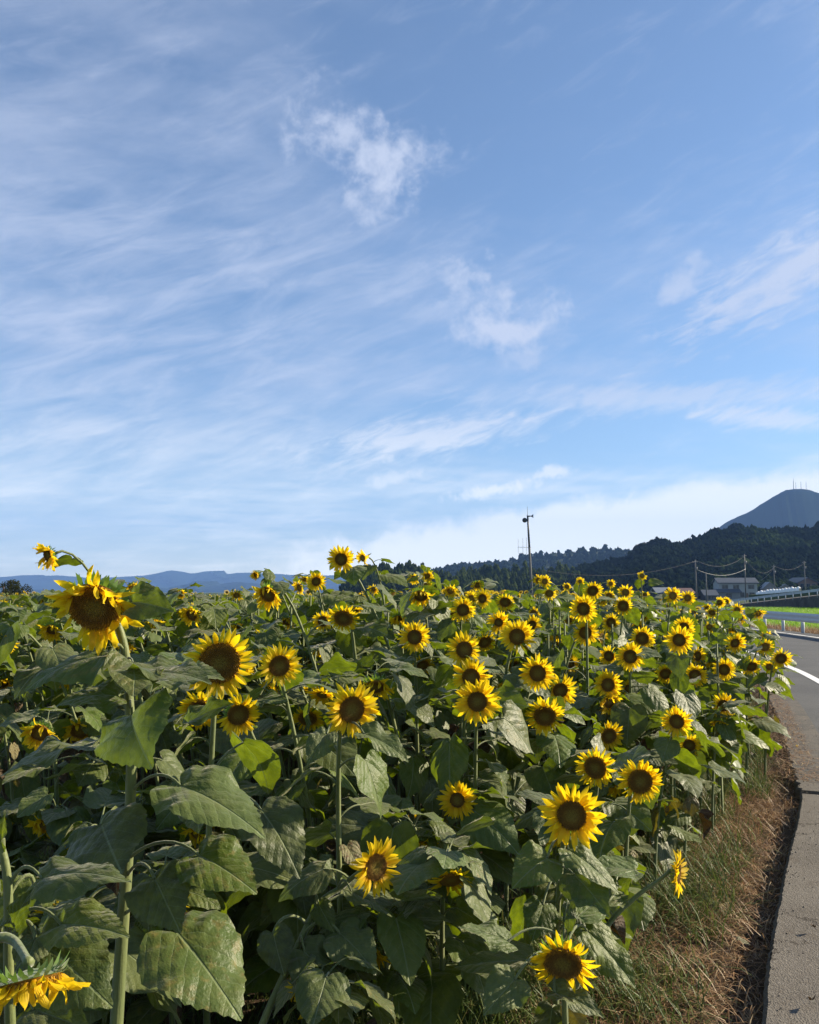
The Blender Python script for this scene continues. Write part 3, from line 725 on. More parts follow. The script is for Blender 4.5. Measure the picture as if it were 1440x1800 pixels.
brown_house()
def low_house(px, w, zt, roof, wall, label, D=240, rz=0):
    o = at(px, 1040, D); root = empty('low_house', (o.x, o.y, LOW_Z)); root.rotation_euler[2] = R(rz)
    mb = MB(); house_body(mb, -w/2, w/2, 0, 6, 0, zt, 'x', 1.2); mb.obj('wall', wall, root)
    mb = MB(); gable_roof(mb, -w/2, w/2, 0, 6, zt, 1.3, 0.6); mb.obj('roof', roof, root)
    for k in (-0.28, 0.25): window(root, k*w, zt*0.5, 1.3, 1.0, 0)
    tag(root, label, 'house', 'houses below the hill')
low_house(1170, 4.6, 2.4, 'tile_pale', 'timber_dark', 'low dark house with pale roof edge left of the utility pole')
low_house(1202, 6.0, 2.2, 'tile_red', 'timber_dark', 'low house with dull red roof left of the utility pole', 236, 5)
low_house(1250, 3.0, 1.7, 'tile_slate', 'timber_dark', 'small dark shed between the short pole and the white house', 230, -6)

# white plastic tunnel
def tunnel():
    D = 178; a = at(1331, 1045, D); b = at(1407, 1039, 170); root = empty('plastic_tunnel', (a.x, a.y, LOW_Z))
    d = b-a; d.z = 0; n = 14; z0 = at(1331, 1044, D).z-LOW_Z
    for k in range(n):
        p = d*((k+0.5)/n); L = d.length/n; u = d.normalized(); w = Vector((-u.y, u.x, 0)); V = []
        hh = rng.uniform(0.8, 1.05)
        for s in (-0.5, -0.25, 0, 0.25, 0.5):
            r = 1.0 - 0.28*(abs(s)*2)**2
            for q in range(7):
                t = math.pi*q/6; V.append(p + u*(s*L*1.02) + w*(math.cos(t)*0.7*r) + Vector((0, 0, z0*(0.86+0.5*k/n) + math.sin(t)*hh*r)))
        Fs = [(i*7+q, i*7+q+1, i*7+q+8, i*7+q+7) for i in range(4) for q in range(6)]
        add('hoop_cover', mesh_from('hoop_cover', V, Fs, ['plastic_white'], True), root)
    mb = MB(); mb.add([(-1, -2.5, -0.1), (d.x+2, d.y-2.5, -0.1), (d.x+2, d.y+2, -0.1), (-1, 2, -0.1), (-1, -1.2, z0*0.9), (d.x+2, d.y-1.2, z0*1.4), (d.x+2, d.y+2, z0*1.4), (-1, 2, z0*0.9)],
                      [(0,1,5,4),(4,5,6,7),(1,2,6,5),(3,0,4,7),(2,3,7,6)]); mb.obj('earth_bed', 'weeds', root)
    tag(root, 'row of white plastic garden covers in front of the gabled house', 'garden tunnel')
tunnel()

# guardrails
def guardrail(name, pts, post_every, beam_h, label, top=0.78, base_z=None):
    """pts: ground points (x,y,z) along the rail; beam faces the -normal side"""
    P = [Vector(p) for p in pts]; root = empty(name, P[0]); o = P[0]
    prof = [(0.0, 0.0), (0.045, 0.06), (0.045, 0.12), (0.0, 0.17), (0.045, 0.22), (0.045, 0.28), (0.0, 0.34)]
    prof = [(a, b*beam_h/0.34) for a, b in prof]
    acc = 0; nxt = 0
    seg = []
    for i in range(len(P)-1):
        a, b = P[i]-o, P[i+1]-o; L = (b-a).length; u = (b-a).normalized(); w = Vector((-u.y, u.x, 0)).normalized()
        if i % 4 == 0 or i == len(P)-2:
            pass
        seg.append((a, b, w))
        while nxt <= acc+L:
            p = a+u*(nxt-acc)
            MB().tube([p-w*0.0+Vector((0, 0, -0.4)), p+Vector((0, 0, top-0.06))], 0.065, 10).obj('post', 'white_metal', root, True)
            nxt += post_every
        acc += L
    for k in range(0, len(seg), 3):
        ss = seg[k:k+3]; line = [(s[0], s[2]) for s in ss]+[(ss[-1][1], ss[-1][2])]; V = []
        for p, w in line:
            for a, b in prof: V.append(p + w*(0.08+a) + Vector((0, 0, top-beam_h+b)))
            for a, b in prof: V.append(p + w*(0.074+a) + Vector((0, 0, top-beam_h+b)))
        n = len(prof); Fs = []
        for i in range(len(line)-1):
            for q in range(n-1):
                Fs.append((i*2*n+q, i*2*n+q+1, (i+1)*2*n+q+1, (i+1)*2*n+q)); Fs.append((i*2*n+n+q, (i+1)*2*n+n+q, (i+1)*2*n+n+q+1, i*2*n+n+q+1))
        add('beam', mesh_from('beam', V, Fs, ['white_metal'], True), root)
    tag(root, label, 'guardrail', 'white guardrails')
j0 = int(np.argmin(abs(EC[:, 1]-17))); j1 = int(np.argmin(abs(EC[:, 1]-46)))
guardrail('guardrail', [(p[0], p[1], 0.0) for p in offs(6.15, j0, j1)], 2.0, 0.35, 'white guardrail with square-spaced posts on the far side of the road', 0.80)
ra = at(1225, 1069, 146); rb = at(1470, 1041, 104)
guardrail('guardrail', [tuple(ra.lerp(rb, t/12)) for t in range(13)], 2.0, 0.36, 'long thin white guardrail climbing to the right above the stone bank', 0.75)
def bank():
    mb = MB(); n = 40; V = []
    for i in range(n+1):
        t = i/n; p = ra.lerp(rb, t); p = p + Vector((0, -0.6, -0.1)); e = rng.uniform(-0.15, 0.15)
        V += [(p.x, p.y-0.9+e, LOW_Z-0.1), (p.x, p.y-0.4+e*0.5, (p.z+LOW_Z)/2), (p.x, p.y, p.z-0.02), (p.x+3, p.y+9, p.z-0.1), (p.x+3, p.y+14, LOW_Z-0.1)]
    Fs = [(i*5+k, i*5+5+k, i*5+6+k, i*5+1+k) for i in range(n) for k in range(4)]
    mb.add(V, Fs); tag(mb.obj('stone_bank', 'stone_bank'), kind='structure')
bank()

# tree at the left edge
def leafy_tree():
    D = 62; b = at(4, 1040, D); root = empty('round_tree', (b.x, b.y, LOW_Z)); s = D/F_PX
    zt = at(4, 1014, D).z-LOW_Z
    mb = MB(); mb.tube([(0, 0, -0.2), (0.1, 0, 0.6), (0.0, 0.1, 1.5), (0.1, 0, zt*0.8)], [0.22, 0.18, 0.13, 0.05], 9)
    for k in range(7):
        a = k*2.4; mb.tube([(0.05, 0.05, 0.9+0.12*k), (math.cos(a)*0.5, math.sin(a)*0.5, 1.35+0.14*k), (math.cos(a)*1.1, math.sin(a)*1.1, 1.7+0.12*k)], [0.08, 0.05, 0.02], 6)
    mb.obj('trunk', 'bark', root, True)
    r = np.random.RandomState(5); N = 6500; P = []
    cl = [(r.uniform(-1.6, 1.6), r.uniform(-1.4, 1.4), r.uniform(0.9, zt-0.45)) for _ in range(40)]
    cl = [c for c in cl if (c[0]/1.75)**2+((c[2]-zt*0.5)/(zt*0.5))**2 < 1.0]
    V = []; Fs = []
    for i in range(N):
        c = cl[i % len(cl)]; d = r.normal(size=3); d /= np.linalg.norm(d); p = np.array(c)+d*r.uniform(0.25, 0.48)
        u = r.normal(size=3); u /= np.linalg.norm(u); w = np.cross(u, d); w /= np.linalg.norm(w)+1e-6; q = 0.075
        k = len(V); V += [p-u*q, p+w*q*0.6, p+u*q, p-w*q*0.6]; Fs.append((k, k+1, k+2, k+3))
    o = add('crown', mesh_from('crown', np.array(V), np.array(Fs), ['foliage_round']), root)
    tag(root, 'round dark tree beyond the field at the left edge', 'tree')
leafy_tree()

# rice paddy
def blades(name, P, length, width, tilt, mat, seed, label=None, cat=None, segs=2, parent=None, azim=None):
    """P: (n,3) roots. Curved tapering grass blades merged into one mesh."""
    r = np.random.RandomState(seed); n = len(P)
    L = length[0]+(length[1]-length[0])*r.rand(n)**1.3; W = width*(0.6+0.8*r.rand(n))
    az = r.uniform(0, 6.283, n) if azim is None else azim+r.normal(0, 0.7, n)
    t0 = R(tilt[0])+R(tilt[1]-tilt[0])*r.rand(n); bend = r.uniform(0.2, 1.0, n)
    d = np.stack([np.cos(az), np.sin(az)], 1); s = np.stack([-np.sin(az), np.cos(az), np.zeros(n)], 1)
    V = np.zeros((n, 2*segs+1, 3)); p = P.copy(); ang = t0.copy()
    for k in range(segs+1):
        w = (W*(1-0.35*k/segs))[:, None]*0.5
        if k < segs: V[:, 2*k] = p-s*w; V[:, 2*k+1] = p+s*w
        else: V[:, 2*k] = p
        st = (L/segs)[:, None]
        p = p + np.concatenate([d*np.sin(ang)[:, None], np.cos(ang)[:, None]], 1)*st
        ang = np.minimum(ang+bend*0.9, R(112))
    Fs = []
    for k in range(segs-1): Fs += [[2*k, 2*k+1, 2*k+3], [2*k, 2*k+3, 2*k+2]]
    Fs += [[2*segs-2, 2*segs-1, 2*segs]]
    F0 = np.array(Fs); FF = (F0[None]+(np.arange(n)*(2*segs+1))[:, None, None]).reshape(-1, 3)
    o = add(name, mesh_from(name, V.reshape(-1, 3), FF, [mat]), parent)
    return tag(o, label, cat, kind='stuff')
r = np.random.RandomState(31); n = 42000
D = 42+70*r.rand(n)**0.9; xx = (0.36+0.20*r.rand(n))*D
ok = np.array([kerb_dist(a, b) < -8.6 for a, b in zip(xx, D)])
blades('rice_paddy', np.stack([xx, D, np.full(n, LOW_Z)], 1)[ok], (0.42, 0.62), 0.05, (2, 22), 'rice', 32, 'bright green rice paddy beyond the guardrail', 'rice')
P = []
for k in range(7000):
    i = r.uniform(j0, j1); a = int(i); d = 6.35+1.5*r.rand(); q = EC[a]+EN[a]*d+ET[a]*r.uniform(-0.5, 0.5); P.append((q[0], q[1], -0.02))
blades('verge_weeds', np.array(P), (0.12, 0.42), 0.012, (5, 55), 'grass_dry', 33, 'dry yellow weeds under the guardrail', 'weeds')

# ------------------------------------------------------------------ sunflower building blocks
HALF = [(0, 0.012), (-0.09, 0.09), (-0.135, 0.20), (-0.08, 0.32), (0.08, 0.435), (0.26, 0.46), (0.46, 0.41), (0.66, 0.29), (0.85, 0.13), (1.0, 0.0)]
def leaf_mesh(name, seed, per=16, rings=5, petiole=0.0, e0=45, e1=5, droop=-25, curl=-45, fold=0.25, wave=0.05, lat=0.35, tooth=0.018, slim=1.0, mats=('leaf', 'stem'), twist=0.0, pn=6, pk=7):
    """heart-shaped toothed blade (optionally on its stalk) along +X, blade length 1"""
    r = random.Random(seed)
    H = catmull(HALF, 8); seglen = np.concatenate([[0], np.cumsum(np.linalg.norm(np.diff(H, axis=0), axis=1))])
    tt = np.linspace(0, seglen[-1], per+1); hx = np.interp(tt, seglen, H[:, 0]); hy = np.interp(tt, seglen, H[:, 1])*slim
    out = [(hx[i], hy[i]) for i in range(per+1)]+[(hx[i], -hy[i]) for i in range(per-1, -1, -1)]
    n = len(out); UV = []; XY = [(0.0, 0.0)]
    for k in range(1, rings+1):
        s = (k/rings)**0.85
        for i, (x, y) in enumerate(out):
            q = 1.0
            if k == rings and 0 < i < n-1 and abs(y) > 0.02: q = 1+tooth*(1 if i % 2 else -0.6)*r.uniform(0.6, 1.4)
            XY.append((x*s*q, y*s*q))
    ph = [r.uniform(0, 6.28) for _ in range(6)]
    def bend(x):                       # integrate the drooping midrib
        steps = 12; X = Z = 0.0; a = R(droop)
        for i in range(steps):
            a = R(droop)+R(curl)*max(x, 0)*(i+0.5)/steps
            X += math.cos(a)*x/steps; Z += math.sin(a)*x/steps
        return X, Z, a
    V = []
    # stalk end frame
    px, pz, ea = 0.0, 0.0, R(e0); pts = [(0, 0, 0)]
    if petiole > 0:
        ns = pk
        for i in range(ns):
            ea = R(e0)+(R(e1)-R(e0))*((i+0.5)/ns)**1.2
            px += math.cos(ea)*petiole/ns; pz += math.sin(ea)*petiole/ns; pts.append((px, 0, pz))
    for x, y in XY:
        ay = abs(y)
        nz = fold*ay*(1-0.6*max(x, 0)) - lat*ay*ay*2.2
        nz += wave*math.sin(x*9+ph[0]+(2.1 if y > 0 else 0))*(ay/0.4)**1.3 + wave*0.6*math.sin(x*17+ph[1]+(1.3 if y > 0 else 0))*(ay/0.4)**2
        nz += 0.012*math.sin(x*31+ay*20+ph[2])*(1 if ay > 0.03 else 0)
        X, Z, a = bend(x)
        tw = twist*max(x, 0); yy = y*math.cos(tw)-nz*math.sin(tw); nz = y*math.sin(tw)+nz*math.cos(tw)
        V.append([X-math.sin(a)*nz, yy, Z+math.cos(a)*nz])
    V = np.array(V)
    if petiole == 0:                   # normalise: tip on +X, unit length
        tip = V[1+(rings-1)*n+per]; a = math.atan2(tip[2], tip[0]); ca, sa = math.cos(-a), math.sin(-a)
        x = V[:, 0]*ca-V[:, 2]*sa; z = V[:, 0]*sa+V[:, 2]*ca; L = math.hypot(tip[0], tip[2])
        V = np.stack([x/L, V[:, 1]/L, z/L], 1)
    else: V = V+np.array([px, 0, pz])
    uv = [((x+0.2)/1.25, y+0.5) for x, y in XY]
    Fs = []; mi = []
    for i in range(n-1): Fs.append((0, 1+i+1, 1+i)); mi.append(0)
    for k in range(rings-1):
        a0 = 1+k*n; b0 = 1+(k+1)*n
        for i in range(n-1): Fs.append((a0+i, a0+i+1, b0+i+1, b0+i)); mi.append(0)
    V = [tuple(v) for v in V]
    if petiole > 0:
        mb = MB(); mb.tube(pts, [0.024-0.010*i/pk for i in range(pk+1)], pn, cap=False); k = len(V)
        V += mb.v; uv += [(0.2, 0.1)]*len(mb.v); Fs += [tuple(i+k for i in f) for f in mb.f]; mi += [1]*len(mb.f)
    return mesh_from(name, V, Fs, list(mats), True, mi, uv)

def orient(ax, nrm):                   # matrix with X along ax, Z near nrm
    x = Vector(ax).normalized(); z = Vector(nrm); z = (z - x*z.dot(x)).normalized(); y = z.cross(x)
    return Matrix(((x.x, y.x, z.x), (x.y, y.y, z.y), (x.z, y.z, z.z))).to_4x4()

POOL = []                              # leaf with stalk, for ordinary plants
_lr = random.Random(77)
for i in range(16):
    POOL.append(leaf_mesh('leaf_blade', 300+i, 14, 4, petiole=_lr.uniform(0.40, 0.75), e0=_lr.uniform(25, 58), e1=_lr.uniform(-25, 15), droop=(_lr.uniform(-60, -25) if i % 2 else _lr.uniform(-28, 2)),
                          curl=_lr.uniform(-45, 0), fold=_lr.uniform(0.10, 0.45), wave=_lr.uniform(0.02, 0.07), lat=_lr.uniform(0.0, 0.5), slim=_lr.uniform(0.82, 1.05), twist=_lr.uniform(-0.6, 0.6)))
FLATPOOL = []                          # bare blades for the hand-placed big leaves
for i in range(8):
    FLATPOOL.append(leaf_mesh('leaf_blade_large', 400+i, 30, 9, petiole=0, droop=10, curl=_lr.uniform(-50, -15), fold=_lr.uniform(0.15, 0.45), wave=_lr.uniform(0.03, 0.06), lat=_lr.uniform(0.1, 0.5), tooth=0.018, twist=_lr.uniform(-0.3, 0.3)))
SMALLPOOL = [leaf_mesh('bract_leaf', 440+i, 8, 3, petiole=0.12, e0=30, e1=10, droop=_lr.uniform(-20, 25), curl=_lr.uniform(-40, 20), fold=0.5, wave=0.02, slim=0.6, tooth=0.0) for i in range(4)]
DEADPOOL = [leaf_mesh('dead_leaf', 460+i, 12, 4, petiole=0.5, e0=10, e1=-60, droop=-75, curl=-25, fold=0.9, wave=0.16, lat=-0.4, slim=0.75, twist=_lr.uniform(-1, 1), mats=('leaf_brown', 'stem')) for i in range(4)]
YELPOOL = [leaf_mesh('yellow_leaf', 470+i, 12, 4, petiole=0.5, e0=15, e1=-50, droop=-65, curl=-25, fold=0.5, wave=0.07, slim=0.9, twist=_lr.uniform(-.6, .6), mats=('leaf_yellow', 'stem')) for i in range(4)]

def petal_mesh(seed, lift, curlz, cup, w=0.34, bendside=0.0, wilt=0.0):
    r = random.Random(seed); V = []; uv = []; N = 6
    prof = [0.45, 0.80, 0.97, 1.0, 0.90, 0.60, 0.10]
    for i in range(N+1):
        t = i/N; a = R(lift)+R(curlz)*t; x = sum(math.cos(R(lift)+R(curlz)*(k+.5)/N)/N for k in range(i)); z = sum(math.sin(R(lift)+R(curlz)*(k+.5)/N)/N for k in range(i))
        hw = prof[i]*w/2; sy = bendside*t*t
        for q in (-1, 0, 1):
            V.append((x, sy+q*hw, z + (cup*hw if q else 0) + (wilt*0.08*math.sin(5*t+q*2+seed) if i else 0))); uv.append((t, 0.5+q*0.5))
    Fs = [(i*3+q, i*3+q+3, i*3+q+4, i*3+q+1) for i in range(N) for q in (0, 1)]
    return mesh_from('petal_blade', V, Fs, ['petal'], True, None, uv)
_pr = random.Random(5)
PETALS = [petal_mesh(i, _pr.uniform(-4, 16), _pr.uniform(-30, 25), _pr.uniform(0.1, 0.5), _pr.uniform(0.24, 0.32), _pr.uniform(-0.14, 0.14)) for i in range(9)]
WILTED = [petal_mesh(50+i, _pr.uniform(0, 30), _pr.uniform(-80, 50), _pr.uniform(0.3, 0.9), _pr.uniform(0.26, 0.34), _pr.uniform(-0.3, 0.3), 1.0) for i in range(7)]

def dome_mesh(rd):
    V = [(0, 0, 0.085*rd)]; Fs = []; n = 28; K = 9
    for k in range(1, K+1):
        t = k/K; rr = rd*t; z = rd*(0.085+0.20*t*t*(1-t)*2.2) if t < 1 else rd*0.01
        for i in range(n):
            a = 2*math.pi*i/n; V.append((rr*math.cos(a), rr*math.sin(a), z))
    for i in range(n): Fs.append((0, 1+i, 1+(i+1) % n))
    for k in range(K-1):
        for i in range(n): Fs.append((1+k*n+i, 1+(k+1)*n+i, 1+(k+1)*n+(i+1) % n, 1+k*n+(i+1) % n))
    return mesh_from('head_dome', V, Fs, ['disc'], True)
def floret_mesh(rd, N=420):
    V = []; Fs = []; r = random.Random(3)
    for k in range(N):
        t = math.sqrt((k+0.5)/N); a = k*2.399963; rr = rd*t*0.97; z = rd*(0.085+0.20*t*t*(1-t)*2.2)
        s = rd*0.042*(0.75+0.5*t); h = rd*(0.05+0.075*t)*r.uniform(0.6, 1.35); c = len(V)
        ux, uy = math.cos(a), math.sin(a)
        for q in range(4):
            b = a+q*math.pi/2+0.4; V.append((rr*ux+s*math.cos(b), rr*uy+s*math.sin(b), z-0.01*rd))
        V.append((rr*ux+ux*h*0.35*t, rr*uy+uy*h*0.35*t, z+h))
        Fs += [(c+q, c+(q+1) % 4, c+4) for q in range(4)]
    return mesh_from('florets', V, Fs, ['floret'])
def calyx_mesh(rd, seed, n=22):
    """green back of the head with pointed bracts, one connected skin"""
    r = random.Random(seed); V = []; Fs = []; prof = [(0.12, -0.30), (0.45, -0.24), (0.85, -0.10), (1.02, 0.0)]
    m = n*2
    for rr, z in prof:
        for i in range(m):
            a = 2*math.pi*i/m; V.append((rr*rd*math.cos(a), rr*rd*math.sin(a), z*rd))
    for k in range(len(prof)-1):
        for i in range(m): Fs.append((k*m+i, k*m+(i+1) % m, (k+1)*m+(i+1) % m, (k+1)*m+i))
    for row, L0, lift in ((3, 0.36, -0.12), (2, 0.50, -0.28)):
        for i in range(n):
            j = 2*i+(row % 2); a = 2*math.pi*(j+0.5)/m; L = L0*rd*r.uniform(0.6, 1.25); lf = rd*(lift+r.uniform(-0.30, 0.12)); b = row*m
            base = Vector((math.cos(a), math.sin(a), 0)); r0 = prof[row][0]*rd; z0 = prof[row][1]*rd; c = len(V); wd = 0.10*rd; tx = Vector((-math.sin(a), math.cos(a), 0))
            p1 = base*(r0+L*0.5)+Vector((0, 0, z0+lf*0.35)); p2 = base*(r0+L)+Vector((0, 0, z0+lf)) + tx*r.uniform(-.1, .1)*rd
            V += [tuple(p1-tx*wd), tuple(p1+tx*wd), tuple(p2)]
            Fs += [(b+j, b+(j+1) % m, c+1, c), (c, c+1, c+2)]
    return mesh_from('calyx_skin', V, Fs, ['calyx'], True)
RD = {'s': 0.38, 'm': 0.46, 'l': 0.53, 'x': 0.58}
DOME = {k: dome_mesh(v) for k, v in RD.items()}
FLORET = {k: floret_mesh(v) for k, v in RD.items()}
CALYX = {k: [calyx_mesh(v, 60+i) for i in range(2)] for k, v in RD.items()}

def petal_layout(r, rd, n, style, wilt, down=None):
    """list of (pool mesh, local matrix) for the petals of one head of tip radius 1"""
    out = []; lf = r.uniform(0.88, 1.08); gap = r.uniform(0, 6.28) if r.random() < 0.35 else None
    for layer in (0, 1):
        cnt = n if layer == 0 else int(n*0.75)
        for i in range(cnt):
            if r.random() < (0.05 if not wilt else 0.14): continue
            a = 2*math.pi*(i+0.5*layer+r.uniform(-0.28, 0.28))/cnt
            if gap is not None and abs((a-gap+math.pi) % (2*math.pi)-math.pi) < 0.5 and r.random() < 0.6: continue
            lift = (r.gauss(6, 10) if layer == 0 else r.gauss(18, 14))
            if style == 'bud': lift = r.uniform(45, 80)
            if style == 'wilt': lift = r.choice((r.gauss(25, 25), r.gauss(70, 20), r.gauss(-20, 20)))
            L = lf*(1.03-rd*0.9)*r.uniform(0.78, 1.12)*(0.92 if layer else 1.0)
            me = r.choice(WILTED if (style == 'wilt' and r.random() < 0.75) or r.random() < 0.08 else PETALS)
            if style == 'wilt' and down is not None:
                u = Vector((math.cos(a), math.sin(a), 0)); dr = u + down*r.uniform(0.15, 1.1) + Vector((0, 0, r.uniform(-0.1, 0.45)))
                if r.random() < 0.12: dr = u*0.3 + Vector((0, 0, 1.0)) + down*0.8
                L *= r.uniform(0.95, 1.2)
                M = Matrix.Translation(u*(rd*0.90)+Vector((0, 0, 0.004+0.03*layer))) @ orient(dr, Vector((0, 0, 1))+u*0.2) @ Matrix.Rotation(r.gauss(0, 0.35), 4, 'X') @ Matrix.Diagonal((L, L*r.uniform(0.85, 1.15), L, 1))
                out.append((me, M)); continue
            M = Matrix.Rotation(a, 4, 'Z') @ Matrix.Translation((rd*0.90, 0, 0.004+0.03*layer)) @ Matrix.Rotation(-R(lift), 4, 'Y') @ Matrix.Rotation(r.gauss(0, 0.25), 4, 'X') @ Matrix.Diagonal((L, L*r.uniform(0.85, 1.1)*min(1.0, 1.0), L, 1))
            out.append((me, M))
    return out
def merged_petals(seed, rdk, style):
    r = random.Random(seed); V = []; Fs = []; uv = []
    for me, M in petal_layout(r, RD[rdk], 22, style, False, Vector((0, -0.75, 0.35))):
        k = len(V); uvl = me.uv_layers[0].data
        vu = {}
        for l in me.loops: vu[l.vertex_index] = tuple(uvl[l.index].uv)
        for v in me.vertices: V.append(tuple(M @ v.co)); uv.append(vu[v.index])
        Fs += [tuple(i+k for i in p.vertices) for p in me.polygons]
    return mesh_from('petal_ring', V, Fs, ['petal'], True, None, uv)
RINGS = {(k, st): [merged_petals(700+i, k, st) for i in range(3)] for k in RD for st in ('open', 'bud', 'wilt')}

HEADS = []                              # (px, py, radius px, depth) of the heads that must stay in view
def clear_of_heads(p, rad_m, own=None, k=0.85):
    q = proj(p)
    if q is None: return True
    rp = rad_m/q[2]*F_PX
    for i, (hx, hy, hr, hd) in enumerate(HEADS):
        if hd > 4.2: kk, rq = 0.60, rp*0.62
        else: kk, rq = k, rp
        if q[2] < hd-0.02 and abs(q[0]-hx) < hr*kk+rq and abs(q[1]-hy) < hr*kk+rq and math.hypot(q[0]-hx, q[1]-hy) < hr*kk+rq: return False
    return True

N_PETAL_OBJ = 0
def sunflower(head, face, S, label, group, rdk='m', style='open', petals='each', leaves=12, leafL=0.2, seed=0, base=None, own=None, lo=0.22, hi=0.95, wind=0.3, path=None, stemr=None, hero=()):
    r = random.Random(seed*31+5); face = Vector(face).normalized(); fh = Vector((face.x, face.y, 0))
    hh = head.z-FIELD_Z
    if base is None:
        k = 0.10+0.10*hh*max(0, 0.3-face.z)
        base = Vector((head.x, head.y, FIELD_Z)) - fh*k + Vector((r.uniform(-0.06, 0.06), r.uniform(-0.05, 0.08), 0))
        q = proj(head)
        if q[2] > 3.4: base.x += (0.26*r.uniform(0.3, 1.1)*hh if q[0] < 690 else (-0.12*r.uniform(0.0, 1.2)*hh if q[0] > 860 else 0))
        base.z = FIELD_Z-0.03
    if path is not None: base = Vector(path[0])
    root = empty('sunflower', base)
    neck = head - face*(0.14*S)
    if path is None:
        h = neck.z-base.z; side = Vector((r.uniform(-0.05, 0.05), r.uniform(-0.05, 0.05), 0))*h
        p1 = base+Vector((0, 0, h*0.55))+side
        p2 = neck - face*(0.13+0.06*h) + Vector((0, 0, 0.03+0.06*h*max(0.0, 0.25-face.z)))
        pts = bez(base, p1, p2, neck, 14)
    else:
        pts = [Vector(p) for p in path]+[neck]; A = catmull([tuple(p) for p in pts], 5); pts = [Vector(p) for p in A]
    sr = stemr or (0.0055+0.026*S)
    rad = [sr*(1.15-0.55*(i/(len(pts)-1))) for i in range(len(pts))]; rad[-1] = sr*0.9; rad[-2] = sr*0.7
    MB().tube([p-base for p in pts], rad, 8).obj('stem', 'stem', root, True)
    # head
    zax = face; upv = Vector((0, 0, 1)) if abs(face.z) < 0.95 else Vector((0, 1, 0))
    xax = upv.cross(zax).normalized(); yax = zax.cross(xax)
    rot = Matrix(((xax.x, yax.x, zax.x), (xax.y, yax.y, zax.y), (xax.z, yax.z, zax.z))).to_4x4()
    hm = rot @ Matrix.Rotation(r.uniform(0, 6.28) if not (petals == 'ring' and style == 'wilt') else r.uniform(-0.3, 0.3), 4, 'Z')
    ho = add('flower_head', DOME[rdk], root, Matrix.Translation(head-base) @ hm @ Matrix.Scale(S/2, 4))
    down = hm.to_3x3().inverted() @ Vector((0, 0, -1))
    add('calyx', r.choice(CALYX[rdk]), ho)
    if petals == 'each':
        tag(add('disc_florets', FLORET[rdk], ho), kind='stuff')
        for me, M in petal_layout(r, RD[rdk], 31 if S > 0.2 else 27, style, style == 'wilt', down): add('petal', me, ho, M)
    else:
        tag(add('petal_ring', r.choice(RINGS[(rdk, style)]), ho), kind='stuff')
    # hand-placed big leaves: base point, tip point, width factor, normal hint, stem parameter
    for (bp, tp, wf, nh, py) in hero:
        bp = Vector(bp); tp = Vector(tp); ax = tp-bp; L = ax.length
        Mx = Matrix.Translation(bp-base) @ orient(ax, nh) @ Matrix.Diagonal((L, L*wf, L, 1))
        lo_ = add('leaf', r.choice(FLATPOOL), root, Mx)
        att = min(pts, key=lambda p: abs(p.z-(bp.z+py)))
        mid = att.lerp(bp, 0.55)+Vector((0, 0, 0.04+0.10*(bp-att).length)); q2 = bp - ax.normalized()*0.03
        cur = bez(att, att.lerp(mid, 0.6)+Vector((0, 0, 0.02)), mid.lerp(q2, 0.5)+Vector((0, 0, 0.02)), bp, 8)
        inv = Mx.inverted(); pm = MB().tube([inv @ (p-base) for p in cur], [0.0065/L, 0.0055/L, 0.005/L, 0.005/L, 0.0048/L, 0.0048/L, 0.0045/L, 0.0045/L, 0.004/L], 6, cap=False)
        pm.obj('leaf_stalk', 'stem', lo_, True)
    # ordinary leaves
    az = r.uniform(0, 6.28); n = len(pts)-1
    for i in range(leaves):
        t = lo+(hi-lo)*((i+r.uniform(-0.3, 0.3))/max(1, leaves-1)); t = min(max(t, 0.05), 0.97)
        f = t*n; k = min(int(f), n-1); p = pts[k].lerp(pts[k+1], f-k)
        az += 2.39996+r.uniform(-0.3, 0.3)
        prof = (0.55+1.0*min(1, (t-0.05)/0.3)) if t < 0.35 else (1.25 if t < 0.72 else 1.25-0.75*((t-0.72)/0.25))
        L = leafL*prof*r.uniform(0.75, 1.2)/1.15
        for tr in range(4):
            a = az + (r.uniform(-1.2, 1.2) if tr else 0)
            d = Vector((math.cos(a), math.sin(a), 0)); d = (d+Vector((0.75, -0.35, 0))*wind).normalized()
            if p.y < 4.4 and kerb_dist(p.x+d.x*L*1.3, p.y+d.y*L*1.3) < 0.42: continue
            if clear_of_heads(p+d*L*0.75+Vector((0, 0, 0.10*L)), L*0.36) and clear_of_heads(p+d*L*1.2-Vector((0, 0, 0.25*L)), L*0.34): break
        else: continue
        me = r.choice(SMALLPOOL) if t > 0.93 else r.choice(POOL)
        low = t < 0.42
        if low and r.random() < 0.30: me = r.choice(YELPOOL if r.random() < 0.6 else DEADPOOL); L *= 0.55
        el = r.gauss(4, 12)
        rotm = Matrix.Rotation(math.atan2(d.y, d.x), 4, 'Z') @ Matrix.Rotation(-R(el), 4, 'Y') @ Matrix.Rotation(r.gauss(0, 0.28), 4, 'X')
        add('leaf', me, root, Matrix.Translation(p-base) @ rotm @ Matrix.Scale(L, 4))
    tag(root, label, 'sunflower', group)
    return root

def face_dir(head, yaw, nod):
    a = math.atan2(-head.y, -head.x) + R(yaw); n = R(nod)
    return Vector((math.cos(a)*math.cos(n), math.sin(a)*math.cos(n), -math.sin(n)))

